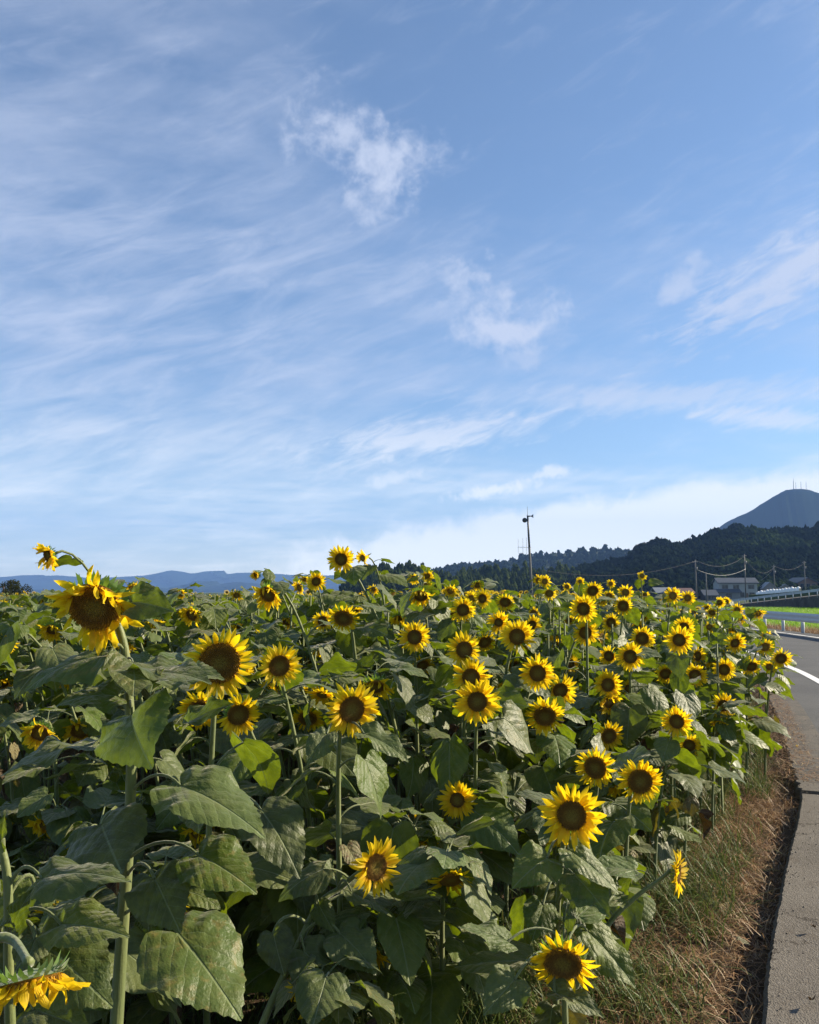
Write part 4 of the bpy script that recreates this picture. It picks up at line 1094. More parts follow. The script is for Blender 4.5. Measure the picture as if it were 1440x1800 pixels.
# catalogue: photo x, y, head width in px, real head size, yaw (+ right), nod (+ down), disc key, petal style, label
GT = 'sunflowers that show their heads'
CAT = [
 (167,1066,158,0.28,-16,30,'x','wilt','large drooping sunflower at upper left, biggest head against the sky'),
 (86,976,56,0.17,-58,16,'m','wilt','small ragged sunflower facing left, highest head at the far left'),
 (386,1165,124,0.26,2,6,'x','open','large sunflower with huge dark disc, right of the tall drooping one'),
 (491,1170,82,0.20,14,8,'m','open','sunflower facing right, immediately right of the huge dark disc'),
 (352,1246,78,0.22,-6,30,'l','open','half-hidden sunflower under the huge dark-disced one, left of its pair'),
 (419,1256,84,0.21,10,14,'m','open','sunflower with few broad petals right below the huge dark disc'),
 (618,1247,102,0.22,18,2,'m','open','sunflower with sunlit brown disc in the left middle of the field'),
 (541,1262,62,0.19,-4,34,'l','open','bowed sunflower tucked under a leaf left of the sunlit brown disc'),
 (70,1287,74,0.20,-20,28,'m','wilt','crumpled sunflower near the left edge with petals folded over disc'),
 (140,1284,64,0.19,-18,26,'l','wilt','dark-disced bowed sunflower beside the crumpled one near left edge'),
 (52,1722,128,0.21,10,66,'x','wilt','wilting orange sunflower hanging in the bottom left corner'),
 (660,1524,98,0.20,34,-4,'m','open','sunflower turned right with glowing brown disc, lower centre'),
 (804,1406,70,0.18,4,0,'s','open','small bright sunflower facing front, centre, alone among dark leaves'),
 (725,1439,24,0.09,10,-70,'s','bud','tiny upright half-open sunflower bud left of the small front-facing one'),
 (1005,1433,112,0.235,2,0,'m','open','large round sunflower facing front, right of lower centre'),
 (990,1692,124,0.235,-2,24,'l','open','lowest sunflower on the right, nodding with broad dark disc'),
 (1125,1373,82,0.21,12,6,'l','open','sunflower right of the large round one, near the grass verge'),
 (1047,1349,74,0.20,-14,4,'l','open','sunflower above the large round one, left half in shadow'),
 (1118,1334,40,0.14,0,-22,'s','open','small sunflower with upturned petals peeping above a bigger head'),
 (1190,1533,82,0.18,80,2,'m','open','sunflower in profile facing right over the grass verge'),
 (1172,1423,32,0.12,42,8,'s','open','small sunflower facing right just above the grass verge'),
 (1212,1310,46,0.17,4,0,'m','open','lower of two sunflowers near the road edge'),
 (1190,1268,56,0.19,2,6,'m','open','upper of two sunflowers near the road edge'),
 (1271,1240,46,0.199,14,6,'m','open','sunflower on an arching neck closest to the dead brown leaves'),
 (839,1233,78,0.205,2,0,'m','open','bottom head of the vertical row of three sunflowers in centre'),
 (828,1190,70,0.20,0,2,'m','open','middle head of the vertical row of three sunflowers in centre'),
 (816,1142,66,0.20,0,2,'m','open','top head of the vertical row of three sunflowers in centre'),
 (852,1128,46,0.19,16,24,'l','open','bowed sunflower tucked behind the row of three in centre'),
 (814,1072,50,0.19,0,4,'m','open','round front-facing sunflower above the vertical row of three'),
 (729,1120,58,0.20,-2,4,'m','open','sunflower with leaf across its lower disc, left of the row of three'),
 (909,1119,64,0.205,0,2,'m','open','big sunflower below the loudspeaker pole, right of the row of three'),
 (935,1098,36,0.18,22,14,'m','open','sunflower peeping out behind the big one below the loudspeaker pole'),
 (877,1094,42,0.17,-4,0,'s','open','small-disced sunflower up left of the big one below the loudspeaker pole'),
 (888,1058,38,0.18,4,26,'l','open','bowed dark-disced sunflower left of the loudspeaker pole foot'),
 (848,1052,36,0.18,26,6,'m','open','sunflower turned right with oval disc, right of the round front-facing one'),
 (829,1052,28,0.16,8,2,'m','open','sunflower partly hidden behind the right-turned oval-disced one'),
 (945,1183,66,0.205,0,4,'m','open','sunflower at the left of the cluster right of centre'),
 (985,1213,60,0.20,10,8,'m','open','middle sunflower of the tight cluster right of centre'),
 (958,1258,74,0.215,2,24,'l','open','nodding sunflower with green bracts, lowest of the cluster right of centre'),
 (891,1207,48,0.19,-6,34,'l','wilt','bowed sunflower with green bracts right of the row of three'),
 (1025,1225,40,0.18,-8,4,'l','open','shaded dusky sunflower just right of the tight cluster'),
 (1003,1167,36,0.17,38,8,'m','open','sunflower turned right above the tight cluster'),
 (1069,1204,52,0.19,-2,-6,'m','open','upper of two overlapping sunflowers right of the tight cluster'),
 (1070,1233,52,0.19,36,6,'m','wilt','lower of two overlapping sunflowers, turned right with folded petals'),
 (1106,1211,34,0.17,4,0,'m','open','shaded sunflower right behind the two overlapping ones'),
 (1070,1293,54,0.19,30,6,'l','open','sunflower turned right below the two overlapping ones'),
 (1019,1313,24,0.14,-5,4,'l','open','small shaded dark-disced sunflower above left of the half-shadowed head'),
 (1026,1070,52,0.195,0,2,'m','open','bright sunflower right of the loudspeaker pole, upper rows'),
 (1029,1112,50,0.195,6,4,'m','open','sunflower directly below the bright one right of the pole'),
 (1058,1120,32,0.17,34,4,'m','open','narrow sunflower turned right beside the one below the bright head'),
 (1042,1038,38,0.18,6,24,'l','open','bowed sunflower on top of the bright one right of the pole'),
 (1108,1154,54,0.195,4,2,'m','open','right head of the side by side pair, upper right of field'),
 (1071,1153,40,0.18,-4,2,'m','open','left head of the side by side pair, upper right of field'),
 (1129,1122,44,0.185,8,4,'l','open','dark-disced sunflower above the side by side pair'),
 (1121,1102,28,0.17,-6,4,'m','open','sunflower half hidden behind the dark-disced one above the pair'),
 (1194,1125,50,0.195,2,2,'m','open','front sunflower of the overlapping two at upper right'),
 (1202,1103,42,0.185,6,18,'m','open','rear sunflower of the overlapping two at upper right'),
 (1096,1065,38,0.18,2,14,'l','open','dark oval-disced sunflower above the row at upper right'),
 (1074,1094,34,0.17,8,2,'l','open','sunflower with large dark disc below the oval-disced one'),
 (1100,1041,29,0.16,6,-2,'m','open','small sunflower just above the dark oval-disced one'),
 (1129,1012,19,0.15,0,2,'m','open','lone sunflower standing above the field before the dark hill'),
 (1074,1026,17,0.15,0,10,'m','open','tiny sunflower on the skyline left of the lone tall one'),
 (1071,1047,24,0.16,-6,10,'m','wilt','ragged small sunflower under the tiny skyline one'),
 (1134,1045,17,0.14,2,8,'m','open','tiny sunflower below the lone tall one'),
 (1183,1047,32,0.18,0,2,'m','open','left of the two round sunflowers in front of the low houses'),
 (1209,1051,28,0.17,2,2,'m','open','right of the two round sunflowers in front of the low houses'),
 (947,1020,22,0.16,-6,2,'m','open','left of the two overlapping small sunflowers beside the loudspeaker pole'),
 (958,1022,24,0.16,4,4,'m','open','right of the two overlapping small sunflowers beside the loudspeaker pole'),
 (966,1043,28,0.17,8,24,'l','open','nodding sunflower below the overlapping pair by the loudspeaker pole'),
 (1020,1022,18,0.15,-4,-8,'s','open','small upturned sunflower on the skyline right of the loudspeaker pole'),
 (997,1031,16,0.15,0,26,'l','open','tiny bowed sunflower between the pole pair and the upturned one'),
 (977,1119,36,0.18,-10,64,'m','wilt','sunflower bowed flat under a leaf right of the big one'),
 (938,1078,26,0.17,14,16,'l','open','small dark sunflower just above the one peeping behind the big head'),
 (906,1170,38,0.18,-4,34,'l','open','dark bowed sunflower left of the cluster right of centre'),
 (1000,1090,24,0.16,8,6,'m','open','small sunflower behind a leaf below left of the bright head'),
 (1165,1115,30,0.18,-4,52,'l','open','bowed dark disc covered by a leaf left of the overlapping two'),
 (1226,1153,38,0.199,40,4,'m','open','ragged sunflower turned right above the road-side row'),
 (1222,1187,46,0.211,8,2,'m','open','round sunflower of the road-side row, left'),
 (1273,1177,44,0.205,4,2,'m','open','round sunflower of the road-side row, right'),
 (1170,1184,40,0.18,16,26,'l','open','nodding sunflower left of the road-side row'),
 (1292,1130,38,0.199,28,22,'m','open','nodding sunflower turned to the road above the road-side row'),
 (1321,1171,38,0.199,12,36,'l','open','bowed sunflower right of the road-side row'),
 (1353,1172,28,0.187,10,16,'m','open','sunflower close to the white edge line of the road'),
 (1373,1157,38,0.199,18,26,'l','open','outermost sunflower leaning over the road edge'),
 (1345,1137,32,0.187,16,26,'l','open','bowed sunflower up left of the outermost one at the road'),
 (1347,1117,22,0.175,24,14,'m','wilt','small ragged sunflower on the roadside skyline of the field'),
 (1334,1078,25,0.187,32,36,'l','wilt','bell-shaped bowed sunflower in front of the green paddy'),
 (1296,1072,24,0.187,6,8,'m','open','small sunflower below the left end of the thin guardrail'),
 (1265,1059,23,0.187,-2,8,'m','open','left of two small sunflowers at the left end of the thin guardrail'),
 (1277,1057,18,0.175,4,6,'m','open','right of two small sunflowers at the left end of the thin guardrail'),
 (1252,1077,22,0.187,4,34,'l','open','dark bowed sunflower below the two at the thin guardrail'),
 (1244,1068,20,0.175,-10,34,'m','wilt','ragged bowed sunflower left of the two at the thin guardrail'),
 (1247,1102,24,0.175,30,6,'m','open','small sunflower turned right between the overlapping two and the paddy'),
 (1303,1087,20,0.175,20,20,'m','wilt','crumpled small sunflower below the one under the thin guardrail'),
 (600,983,50,0.185,0,4,'m','open','tall sunflower standing clear against the sky in the middle left'),
 (638,981,32,0.16,-52,10,'s','open','sunflower facing left on a long bent neck beside the tall one'),
 (556,1022,36,0.17,4,2,'m','open','upright sunflower before the blue mountains left of the tall one'),
 (527,1033,32,0.16,-44,14,'m','wilt','thin sunflower seen edgewise left of the upright one before the mountains'),
 (536,1018,22,0.15,-30,36,'m','wilt','dark bowed head just behind the upright one before the mountains'),
 (472,1044,58,0.20,-32,30,'l','wilt','large wilted sunflower hanging left on a long diagonal stem'),
 (451,1010,28,0.14,-50,24,'m','bud','shrivelled half-closed sunflower above the large wilted one'),
 (604,1086,58,0.20,-6,32,'x','open','bowed broad-disced sunflower below the tall one'),
 (568,1092,42,0.18,-18,6,'m','open','sunflower left of the bowed broad-disced one below the tall one'),
 (740,1047,48,0.19,4,40,'l','wilt','bowed sunflower with bracts before the bamboo hill'),
 (751,1012,27,0.15,18,24,'m','wilt','upper right small sunflower of the bunch before the bamboo hill'),
 (727,1016,24,0.15,-16,26,'m','wilt','upper left small sunflower of the bunch before the bamboo hill'),
 (747,1030,28,0.16,0,-12,'m','open','middle sunflower of the bunch before the bamboo hill'),
 (792,1038,28,0.16,0,8,'m','wilt','faded small sunflower left of the round front-facing one'),
 (839,1028,24,0.16,-2,26,'l','wilt','dark bowed head without petals before the dark ridge'),
 (702,1086,40,0.18,-6,62,'m','wilt','flat bowed sunflower left of the leaf-crossed one'),
 (742,1168,48,0.19,8,44,'l','open','dark bowed sunflower in shade left of the row of three'),
 (660,1206,70,0.20,2,44,'l','wilt','bowed sunflower with spiky green bracts above the sunlit brown disc'),
 (338,1080,46,0.18,-46,26,'l','wilt','sunflower turned left with dark disc above the huge one'),
 (324,1098,26,0.16,-30,30,'m','wilt','dark bowed head below the left-turned one above the huge disc'),
 (318,1043,26,0.16,-20,30,'l','wilt','dark withered head on the skyline above the left-turned one'),
 (416,1046,26,0.16,-10,36,'m','wilt','withered head on the skyline left of the large wilted one'),
 (422,1100,36,0.17,-14,50,'m','wilt','bowed sunflower with hanging petals above the right-facing one'),
 (233,1032,28,0.15,24,30,'l','wilt','dark withered head right above the largest drooping sunflower'),
 (255,1126,28,0.16,30,50,'m','wilt','small bowed sunflower right of the largest drooping head'),
 (92,1106,50,0.19,-20,50,'m','wilt','bowed sunflower with loose petals left below the largest head'),
 (121,1196,42,0.17,-10,62,'m','wilt','hanging sunflower with pinched petals left of the tall stem'),
 (4,1201,46,0.18,10,40,'m','wilt','sunflower cut off by the left edge'),
 (540,1160,34,0.17,10,50,'m','wilt','bowed sunflower right of the right-facing one'),
 (505,1092,34,0.17,-10,50,'l','wilt','dark drooping head below the long diagonal stem'),
 (657,1036,22,0.15,-20,20,'s','wilt','small orange head before the low bamboo hill'),
]
REC = []
for k, (px, py, dia, S, yaw, nod, rdk, st, lab) in enumerate(CAT):
    D = F_PX*S/dia
    if k == 10: D = 1.72
    h = at(px, py, D)
    HEADS.append((px, py, dia/2, D)); REC.append(h)

# big leaves placed by hand on the nearest plants: (base px, base py, base D, tip px, tip py, tip D, width, normal, drop)
def HL(D0, bx, by, db, tx, ty, dt, wf, nh=(0, -0.6, 0.8), dz=-0.02):
    return (at(bx, by, D0+db), at(tx, ty, D0+dt), wf, nh, dz)
D1 = F_PX*0.28/158
HERO = {
 0: dict(path=[at(196, 1960, D1+0.05), at(205, 1800, D1+0.05), at(215, 1640, D1+0.06), at(226, 1480, D1+0.07), at(231, 1340, D1+0.08), at(227, 1230, D1+0.09), at(219, 1140, D1+0.08), at(200, 1085, D1+0.07)], stemr=0.019, leaves=5, lo=0.35, hi=0.8, hero=[
   HL(D1, 232, 1256, 0.0, 268, 1352, -0.22, 0.98, (-0.25, -0.75, 0.6)),
   HL(D1, 318, 1382, -0.02, 466, 1474, -0.16, 0.86, (0.35, -0.5, 0.8)),
   HL(D1, 350, 1504, -0.04, 452, 1572, -0.14, 0.95, (0.0, -0.5, 0.85)),
   HL(D1, 178, 1450, -0.06, 214, 1535, -0.24, 1.15, (-0.1, -0.75, 0.65)),
   HL(D1, 312, 1640, -0.10, 424, 1795, -0.26, 1.02, (0.62, -0.72, 0.40)),
   HL(D1, 162, 1312, 0.0, 0, 1366, -0.12, 0.75, (-0.1, -0.15, 1.0)),
   HL(D1, 208, 1224, 0.0, 98, 1242, -0.05, 0.85, (0.0, -0.5, 0.85)),
   HL(D1, 232, 1058, 0.02, 306, 1075, -0.03, 0.9, (0.0, -0.8, 0.5)),
   HL(D1, 244, 1186, 0.02, 372, 1203, -0.05, 0.8, (0.0, -0.12, 1.0)),
   HL(D1, 190, 1152, 0.02, 44, 1216, -0.04, 0.7, (-0.1, -0.3, 1.0)),
   HL(D1, 272, 1545, -0.06, 318, 1640, -0.18, 1.0, (0.1, -0.8, 0.5)),
   HL(D1, 150, 1590, 0.0, 60, 1660, -0.14, 0.95, (-0.2, -0.6, 0.75))]),
 10: dict(path=[at(-60, 2150, 1.75), at(-50, 1900, 1.77), at(-34, 1690, 1.80), at(-4, 1650, 1.82), at(26, 1655, 1.81)], stemr=0.013, leaves=0, hero=[]),
 1: dict(leaves=9, lo=0.3, hi=0.78),
 11: dict(path=[at(440, 1860, 2.9), at(470, 1780, 2.92), at(525, 1660, 2.98), at(562, 1588, 3.04), at(600, 1560, 3.08), at(628, 1536, 3.07)], stemr=0.012, leaves=3, lo=0.5, hi=0.9, hero=[
   HL(2.95, 597, 1640, 0.0, 662, 1714, -0.10, 0.92, (0.2, -0.7, 0.6)),
   HL(2.90, 535, 1672, 0.0, 622, 1800, -0.12, 0.72, (0.3, -0.6, 0.6)),
   HL(3.0, 618, 1568, 0.0, 690, 1613, -0.06, 0.55, (0.3, -0.3, 0.9)),
   HL(2.9, 480, 1640, -0.02, 500, 1716, -0.10, 0.95, (-0.1, -0.8, 0.5)),
   HL(3.0, 560, 1590, 0.0, 588, 1640, -0.05, 0.8, (0.0, -0.8, 0.5))]),
 15: dict(leaves=5, lo=0.2, hi=0.8, hero=[
   HL(2.75, 893, 1655, -0.02, 806, 1630, -0.08, 0.62, (-0.2, -0.5, 0.8)),
   HL(2.72, 905, 1722, -0.04, 850, 1785, -0.12, 0.95, (-0.1, -0.8, 0.5)),
   HL(2.85, 1032, 1636, 0.04, 1118, 1738, -0.02, 0.72, (0.25, -0.55, 0.75)),
   HL(2.80, 1000, 1590, 0.05, 1000, 1648, 0.02, 0.5, (0.0, -0.5, 0.8)),
   HL(2.75, 975, 1745, -0.02, 1062, 1790, -0.06, 0.6, (0.2, -0.4, 0.9))]),
 14: dict(leaves=6, lo=0.2, hi=0.8, hero=[
   HL(3.05, 962, 1508, -0.02, 900, 1562, -0.10, 0.98, (-0.15, -0.75, 0.6)),
   HL(3.05, 1000, 1494, -0.02, 1088, 1572, -0.08, 0.72, (0.3, -0.6, 0.7)),
   HL(3.05, 955, 1590, -0.04, 935, 1655, -0.12, 1.0, (0.0, -0.85, 0.5)),
   HL(3.05, 1002, 1596, -0.02, 1045, 1640, -0.08, 0.7, (0.2, -0.5, 0.8))]),
 19: dict(path=[at(985, 1830, 3.08), at(1022, 1710, 3.10), at(1072, 1622, 3.13), at(1120, 1575, 3.15), at(1158, 1548, 3.17)], leaves=12, lo=0.3, hi=0.82, leafL=0.17),
 2: dict(leaves=10, lo=0.3, hi=0.92, hero=[HL(3.0, 290, 1200, -0.1, 395, 1195, -0.16, 0.75, (0, -0.3, 1)), HL(3.0, 460, 1424, -0.1, 528, 1545, -0.22, 0.85, (0.3, -0.7, 0.5)), HL(3.0, 330, 1275, -0.05, 412, 1238, -0.1, 0.7, (0, -0.5, 0.9))]),
 6: dict(leaves=11, lo=0.3, hi=0.9, hero=[HL(3.05, 640, 1290, -0.02, 718, 1340, -0.06, 0.7, (0.3, -0.4, 0.8)), HL(3.05, 575, 1290, -0.02, 540, 1345, -0.1, 0.8, (0, -0.6, 0.7))]),
}
for k, (px, py, dia, S, yaw, nod, rdk, st, lab) in enumerate(CAT):
    h = REC[k]; D = HEADS[k][3]; kw = dict(leaves=17 if D < 6 else 14, leafL=(0.205 if D < 4.5 else 0.20)); kw.update(HERO.get(k, {}))
    if D > 9: kw['leaves'] = 8; kw['lo'] = 0.5
    if py > 1380 and px > 900 and k not in HERO: kw['leafL'] = 0.17
    jr = random.Random(k+500)
    if dia < 74: yaw += jr.uniform(-9, 9); nod += jr.uniform(-7, 7)
    sunflower(h, face_dir(h, yaw, nod), S, lab, GT, rdk, st, 'each' if dia >= 34 else 'ring', seed=k+1, own=k, wind=0.45 if px > 640 else 0.15, **kw)
# the tall leafy plant at the left edge, its top out of frame
def edge_plant():
    D = 1.98
    sunflower(at(-70, 1380, D), (-0.5, -0.6, -0.5), 0.20, 'leafy sunflower stem at the lower left edge with large pale leaves', GT, 'm', 'wilt', 'each', 0, 0.2, 901,
              base=None, path=[at(24, 2000, D), at(18, 1800, D), at(15, 1680, D), at(14, 1560, D), at(2, 1490, D), at(-30, 1420, D)], stemr=0.012, hero=[
        HL(D, 74, 1545, -0.02, 232, 1552, -0.08, 0.62, (0.1, -0.5, 0.85)), HL(D, 108, 1625, -0.04, 228, 1648, -0.12, 0.72, (0.1, -0.6, 0.8)),
        HL(D, 74, 1652, -0.03, 198, 1772, -0.12, 0.90, (0.15, -0.8, 0.5)), HL(D, 62, 1650, -0.05, 40, 1725, -0.12, 0.95, (0, -0.8, 0.5)),
        HL(D, 24, 1640, -0.03, 62, 1560, -0.06, 0.5, (-0.3, -0.7, 0.2)), HL(D, 5, 1490, 0, 10, 1430, 0.02, 0.6, (-0.5, -0.7, 0.2)),
        HL(D, 60, 1560, 0.05, -20, 1640, 0.0, 0.9, (-0.2, -0.7, 0.6)), HL(D, 60, 1775, -0.05, 160, 1815, -0.1, 0.8, (0.1, -0.6, 0.8))])
edge_plant()

# ------------------------------------------------------------------ filling plants of the field
NEAR = {'large drooping': 'largest drooping head', 'large sunflower with huge': 'huge dark-disced head', 'sunflower facing right, imm': 'right-facing head beside the huge disc',
 'sunflower with sunlit': 'head with the sunlit brown disc', 'crumpled sunflower near': 'crumpled head near the left edge', 'sunflower turned right with glowing': 'right-turned head in the lower centre',
 'small bright sunflower': 'small front-facing head in the centre', 'large round sunflower': 'large round head right of lower centre', 'lowest sunflower': 'lowest nodding head on the right',
 'sunflower right of the large': 'head right of the large round one', 'sunflower above the large': 'half-shadowed head above the large round one', 'sunflower in profile': 'profile head over the grass verge',
 'lower of two sunflowers': 'lower of the two road-edge heads', 'upper of two sunflowers': 'upper of the two road-edge heads', 'sunflower on an arching': 'arching-necked head by the dead leaves',
 'bottom head': 'bottom head of the row of three', 'top head': 'top head of the row of three', 'round front-facing': 'round head above the row of three', 'sunflower with leaf across': 'leaf-crossed head left of the three',
 'big sunflower below': 'big head below the loudspeaker pole', 'sunflower at the left of the cl': 'left head of the cluster right of centre', 'nodding sunflower with green': 'lowest head of the cluster right of centre',
 'sunflower turned right below': 'right-turned head below the overlapping two', 'bright sunflower right': 'bright head right of the pole', 'right head of the side': 'right head of the side by side pair',
 'front sunflower of the over': 'front head of the overlapping upper-right two', 'dark oval-disced': 'dark oval-disced head at upper right', 'left of the two round': 'left round head before the low houses',
 'round sunflower of the road-side row, left': 'left round head of the road-side row', 'round sunflower of the road-side row, right': 'right round head of the road-side row',
 'bowed sunflower right of the road': 'bowed head right of the road-side row', 'outermost': 'outermost head over the road edge', 'tall sunflower standing': 'tall head against the sky', 'large wilted': 'large wilted head on a diagonal stem',
 'bowed broad-disced': 'bowed broad-disced head below the tall one', 'bowed sunflower with bracts before': 'bowed head before the bamboo hill', 'bowed sunflower with spiky': 'spiky-bracted bowed head above the sunlit disc',
 'sunflower turned left with dark': 'left-turned head above the huge disc', 'hanging sunflower': 'pinched hanging head left of the tall stem', 'dark drooping head': 'dark drooping head below the diagonal stem',
 'dark bowed sunflower in shade': 'dark bowed head in shade', 'dark bowed sunflower left': 'dark bowed head left of the cluster', 'small bowed sunflower right': 'small bowed head right of the largest', 'sunflower cut off': 'head cut off by the left edge'}
HANDLES = [(c[0], c[1], h) for c in CAT for k, h in NEAR.items() if c[8].startswith(k)]
TAKEN = set()
def fill_label(px, py):
    for hx, hy, h in sorted(HANDLES, key=lambda t: math.hypot(t[0]-px, (t[1]-py)*1.3))[:20]:
        dx, dy = px-hx, py-hy; a = math.degrees(math.atan2(dy, dx)) % 360
        w = ['right of', 'below right of', 'below', 'below left of', 'left of', 'above left of', 'above', 'above right of'][int(((a+22.5) % 360)//45)]
        for pre in ('bowed leafy sunflower', 'another bowed sunflower further'):
            l = '%s %s the %s' % (pre, w, h)
            if l not in TAKEN and (pre[0] == 'b' or True): TAKEN.add(l); return l
    return None
def canopy(x, y):
    d = kerb_dist(x, y); t = min(1, max(0, (d-0.2)/2.4)); t = t*t*(3-2*t)
    e = min(1, max(0, (y-3.4)/2.6)); c = (0.82+0.46*e)+(0.76-0.44*e)*t
    if y < 4.2: c *= 0.60+0.40*max(0, min(1, (y-2.6)/1.6))
    return c
BASES = [(o.location.x, o.location.y) for o in bpy.data.objects if o.name.startswith('sunflower')]
FILL_N = 300-len(CAT)-1; fr = random.Random(99); cand = []
for _ in range(40000):
    low = len(cand) < 22
    y = 2.75+1.2*fr.random() if low else 2.9+9.3*fr.random()**0.75
    x = fr.uniform(-0.60, 0.02 if low else 0.56)*(y+0.4)
    d = kerb_dist(x, y)
    if d < (0.75 if y < 5.5 else 0.45): continue
    if any((x-a)**2+(y-b)**2 < (0.20+0.012*y)**2 for a, b in BASES): continue
    h = fr.uniform(0.42, 0.78) if low else canopy(x, y)*fr.uniform(0.82, 1.06)
    q = proj((x, y, FIELD_Z+h))
    if q is None or q[0] < -120 or q[0] > 1500 or q[1] > 1830: continue
    # shorten the plant until it hides no head standing behind it
    ok = False
    for f in (1.0, 0.88, 0.76, 0.64, 0.54):
        q = proj((x, y, FIELD_Z+h*f*0.80)); hpx = 0.13/q[2]*F_PX
        if not any(hd > q[2]-0.05 and abs(hx-q[0]) < hr+hpx and q[1] < hy+hr*0.7 for hx, hy, hr, hd in HEADS): ok = True; h *= f; break
    if not ok and (y < 4.3 or fr.random() < 0.35): continue
    if not ok: h *= 0.5
    BASES.append((x, y)); cand.append((x, y, h))
    if len(cand) >= FILL_N: break
for k, (x, y, h) in enumerate(cand):
    lf = proj((x, y, h))[0] < 700
    hd = Vector((x, y, FIELD_Z+h)); yaw = fr.uniform(-80, 10) if lf else fr.uniform(-30, 50); nod = fr.uniform(28, 70)
    S = fr.uniform(0.13, 0.18)
    fd = face_dir(hd, yaw, nod)
    if not clear_of_heads(hd, S*0.6): hd.z -= 0.22
    sunflower(hd, fd, S, fill_label(*proj(hd)[:2]) or 'leafy sunflower with its small head bowed or hidden among the leaves', 'bowed sunflowers filling the field', fr.choice('sml'), fr.choice(('wilt', 'wilt', 'open')), 'ring', 20 if y < 7 else 16, fr.uniform(0.165, 0.215), 1000+k, wind=0.15 if lf else 0.45, lo=0.25 if y < 6 else 0.42)

# ------------------------------------------------------------------ far rows of the field, one mass
def np_mesh(me):
    V = np.array([tuple(v.co) for v in me.vertices]); T = []
    for p in me.polygons:
        vs = list(p.vertices)
        for i in range(1, len(vs)-1): T.append((vs[0], vs[i], vs[i+1]))
    return V, np.array(T)
def far_rows():
    r = np.random.RandomState(41); rr = random.Random(41)
    pool = [leaf_mesh('far_leaf', 600+i, 4 if i >= 4 else 6, 2, pn=3, pk=3, petiole=0.5, e0=35, e1=-5, droop=rr.uniform(-50, -10), curl=-30, fold=0.3, wave=0.04, tooth=0) for i in range(8)]
    pm = [np_mesh(p) for p in pool]; mats = [[] for _ in pm]; discM = []; petM = []; stemM = []
    n = 0
    while n < 3300:
        near = n < 650
        y = 6.5+8*r.rand()**0.8 if near else 13+48*r.rand()**1.3
        x = r.uniform(-0.58, 0.56)*y
        if kerb_dist(x, y) < 0.5: continue
        n += 1; h = canopy(x, y)*r.uniform(0.84, 1.10); base = np.array([x, y, FIELD_Z])
        nl = 13 if near else 7
        for k in range(nl):
            t = (0.35 if near else 0.5)+(0.62 if near else 0.47)*k/(nl-1); a = r.uniform(0, 6.28); L = 0.2*r.uniform(0.7, 1.2)*(1 if t < 0.8 else 0.75)
            if near and not (clear_of_heads(base+np.array([math.cos(a)*L*0.8, math.sin(a)*L*0.8, h*t]), L*0.45)): continue
            M = Matrix.Translation(Vector(base+np.array([0, 0, h*t]))) @ Matrix.Rotation(a, 4, 'Z') @ Matrix.Rotation(r.normal(0, 0.25), 4, 'X') @ Matrix.Scale(L, 4)
            mats[rr.randrange(4) if near else 4+rr.randrange(4)].append(np.array(M))
        hd = Vector((x, y, FIELD_Z+h+0.03)); left = x/y < -0.03
        show = (not near) and r.rand() < (0.16 if left else 0.42)
        if show:
            q = proj(hd)
            if clear_of_heads(hd, 0.05):
                fd = face_dir(hd, r.uniform(-80, 10) if left else r.uniform(-25, 35), r.uniform(20, 60) if left else r.uniform(-5, 35))
                z = fd; xa = Vector((0, 0, 1)).cross(z).normalized(); ya = z.cross(xa); S = r.uniform(0.13, 0.18)/2
                M = Matrix(((xa.x, ya.x, z.x, hd.x), (xa.y, ya.y, z.y, hd.y), (xa.z, ya.z, z.z, hd.z), (0, 0, 0, 1))) @ Matrix.Scale(S, 4)
                discM.append(np.array(M)); petM.append(np.array(M @ Matrix.Rotation(r.uniform(0, 6), 4, 'Z')))
        stemM.append(np.array(Matrix.Translation(Vector(base)) @ Matrix.Diagonal((1, 1, h, 1))))
    VV = []; FF = []; MI = []; off = 0
    def put(V, Fc, Ms, mi):
        nonlocal off
        if not len(Ms): return
        a, b = merge_instances(V, Fc, np.array(Ms)); VV.append(a); FF.append(b+off); MI.append(np.full(len(b), mi)); off += len(a)
    for (V, Fc), Ms in zip(pm, mats): put(V, Fc, Ms, 0)
    k = 10; ang = np.arange(k)*2*np.pi/k
    dv = np.concatenate([[[0, 0, 0.10]], np.stack([0.5*np.cos(ang), 0.5*np.sin(ang), np.full(k, 0.05)], 1)]); df = np.array([(0, 1+i, 1+(i+1) % k) for i in range(k)])
    put(dv, df, discM, 1)
    pv = []; pf = []
    for i in range(18):
        a = i*2*np.pi/18; c = len(pv); w = 0.15; u = np.array([np.cos(a), np.sin(a), 0]); s = np.array([-np.sin(a), np.cos(a), 0]); L = 0.85+0.3*r.rand()
        pv += [u*0.42, u*0.7+s*w*0.6+[0, 0, 0.04], u*L+[0, 0, 0.1*r.rand()], u*0.7-s*w*0.6+[0, 0, 0.04]]; pf += [(c, c+1, c+2), (c, c+2, c+3)]
    put(np.array(pv), np.array(pf), petM, 2)
    sv = np.array([[0.012, 0, 0], [-0.006, 0.01, 0], [-0.006, -0.01, 0], [0.010, 0, 1], [-0.005, 0.008, 1], [-0.005, -0.008, 1]]); sf = np.array([(0, 1, 4), (0, 4, 3), (1, 2, 5), (1, 5, 4), (2, 0, 3), (2, 3, 5)])
    put(sv, sf, stemM, 3)
    V = np.concatenate(VV); uvs = np.full((len(V), 2), 0.3)
    me = mesh_from('sunflower_rows', V, np.concatenate(FF), ['leaf_far', 'disc', 'petal', 'stem'], False, np.concatenate(MI), uvs)
    tag(add('sunflower_rows', me), 'dense far rows of sunflowers reaching to the end of the field', 'sunflowers', kind='stuff')
far_rows()

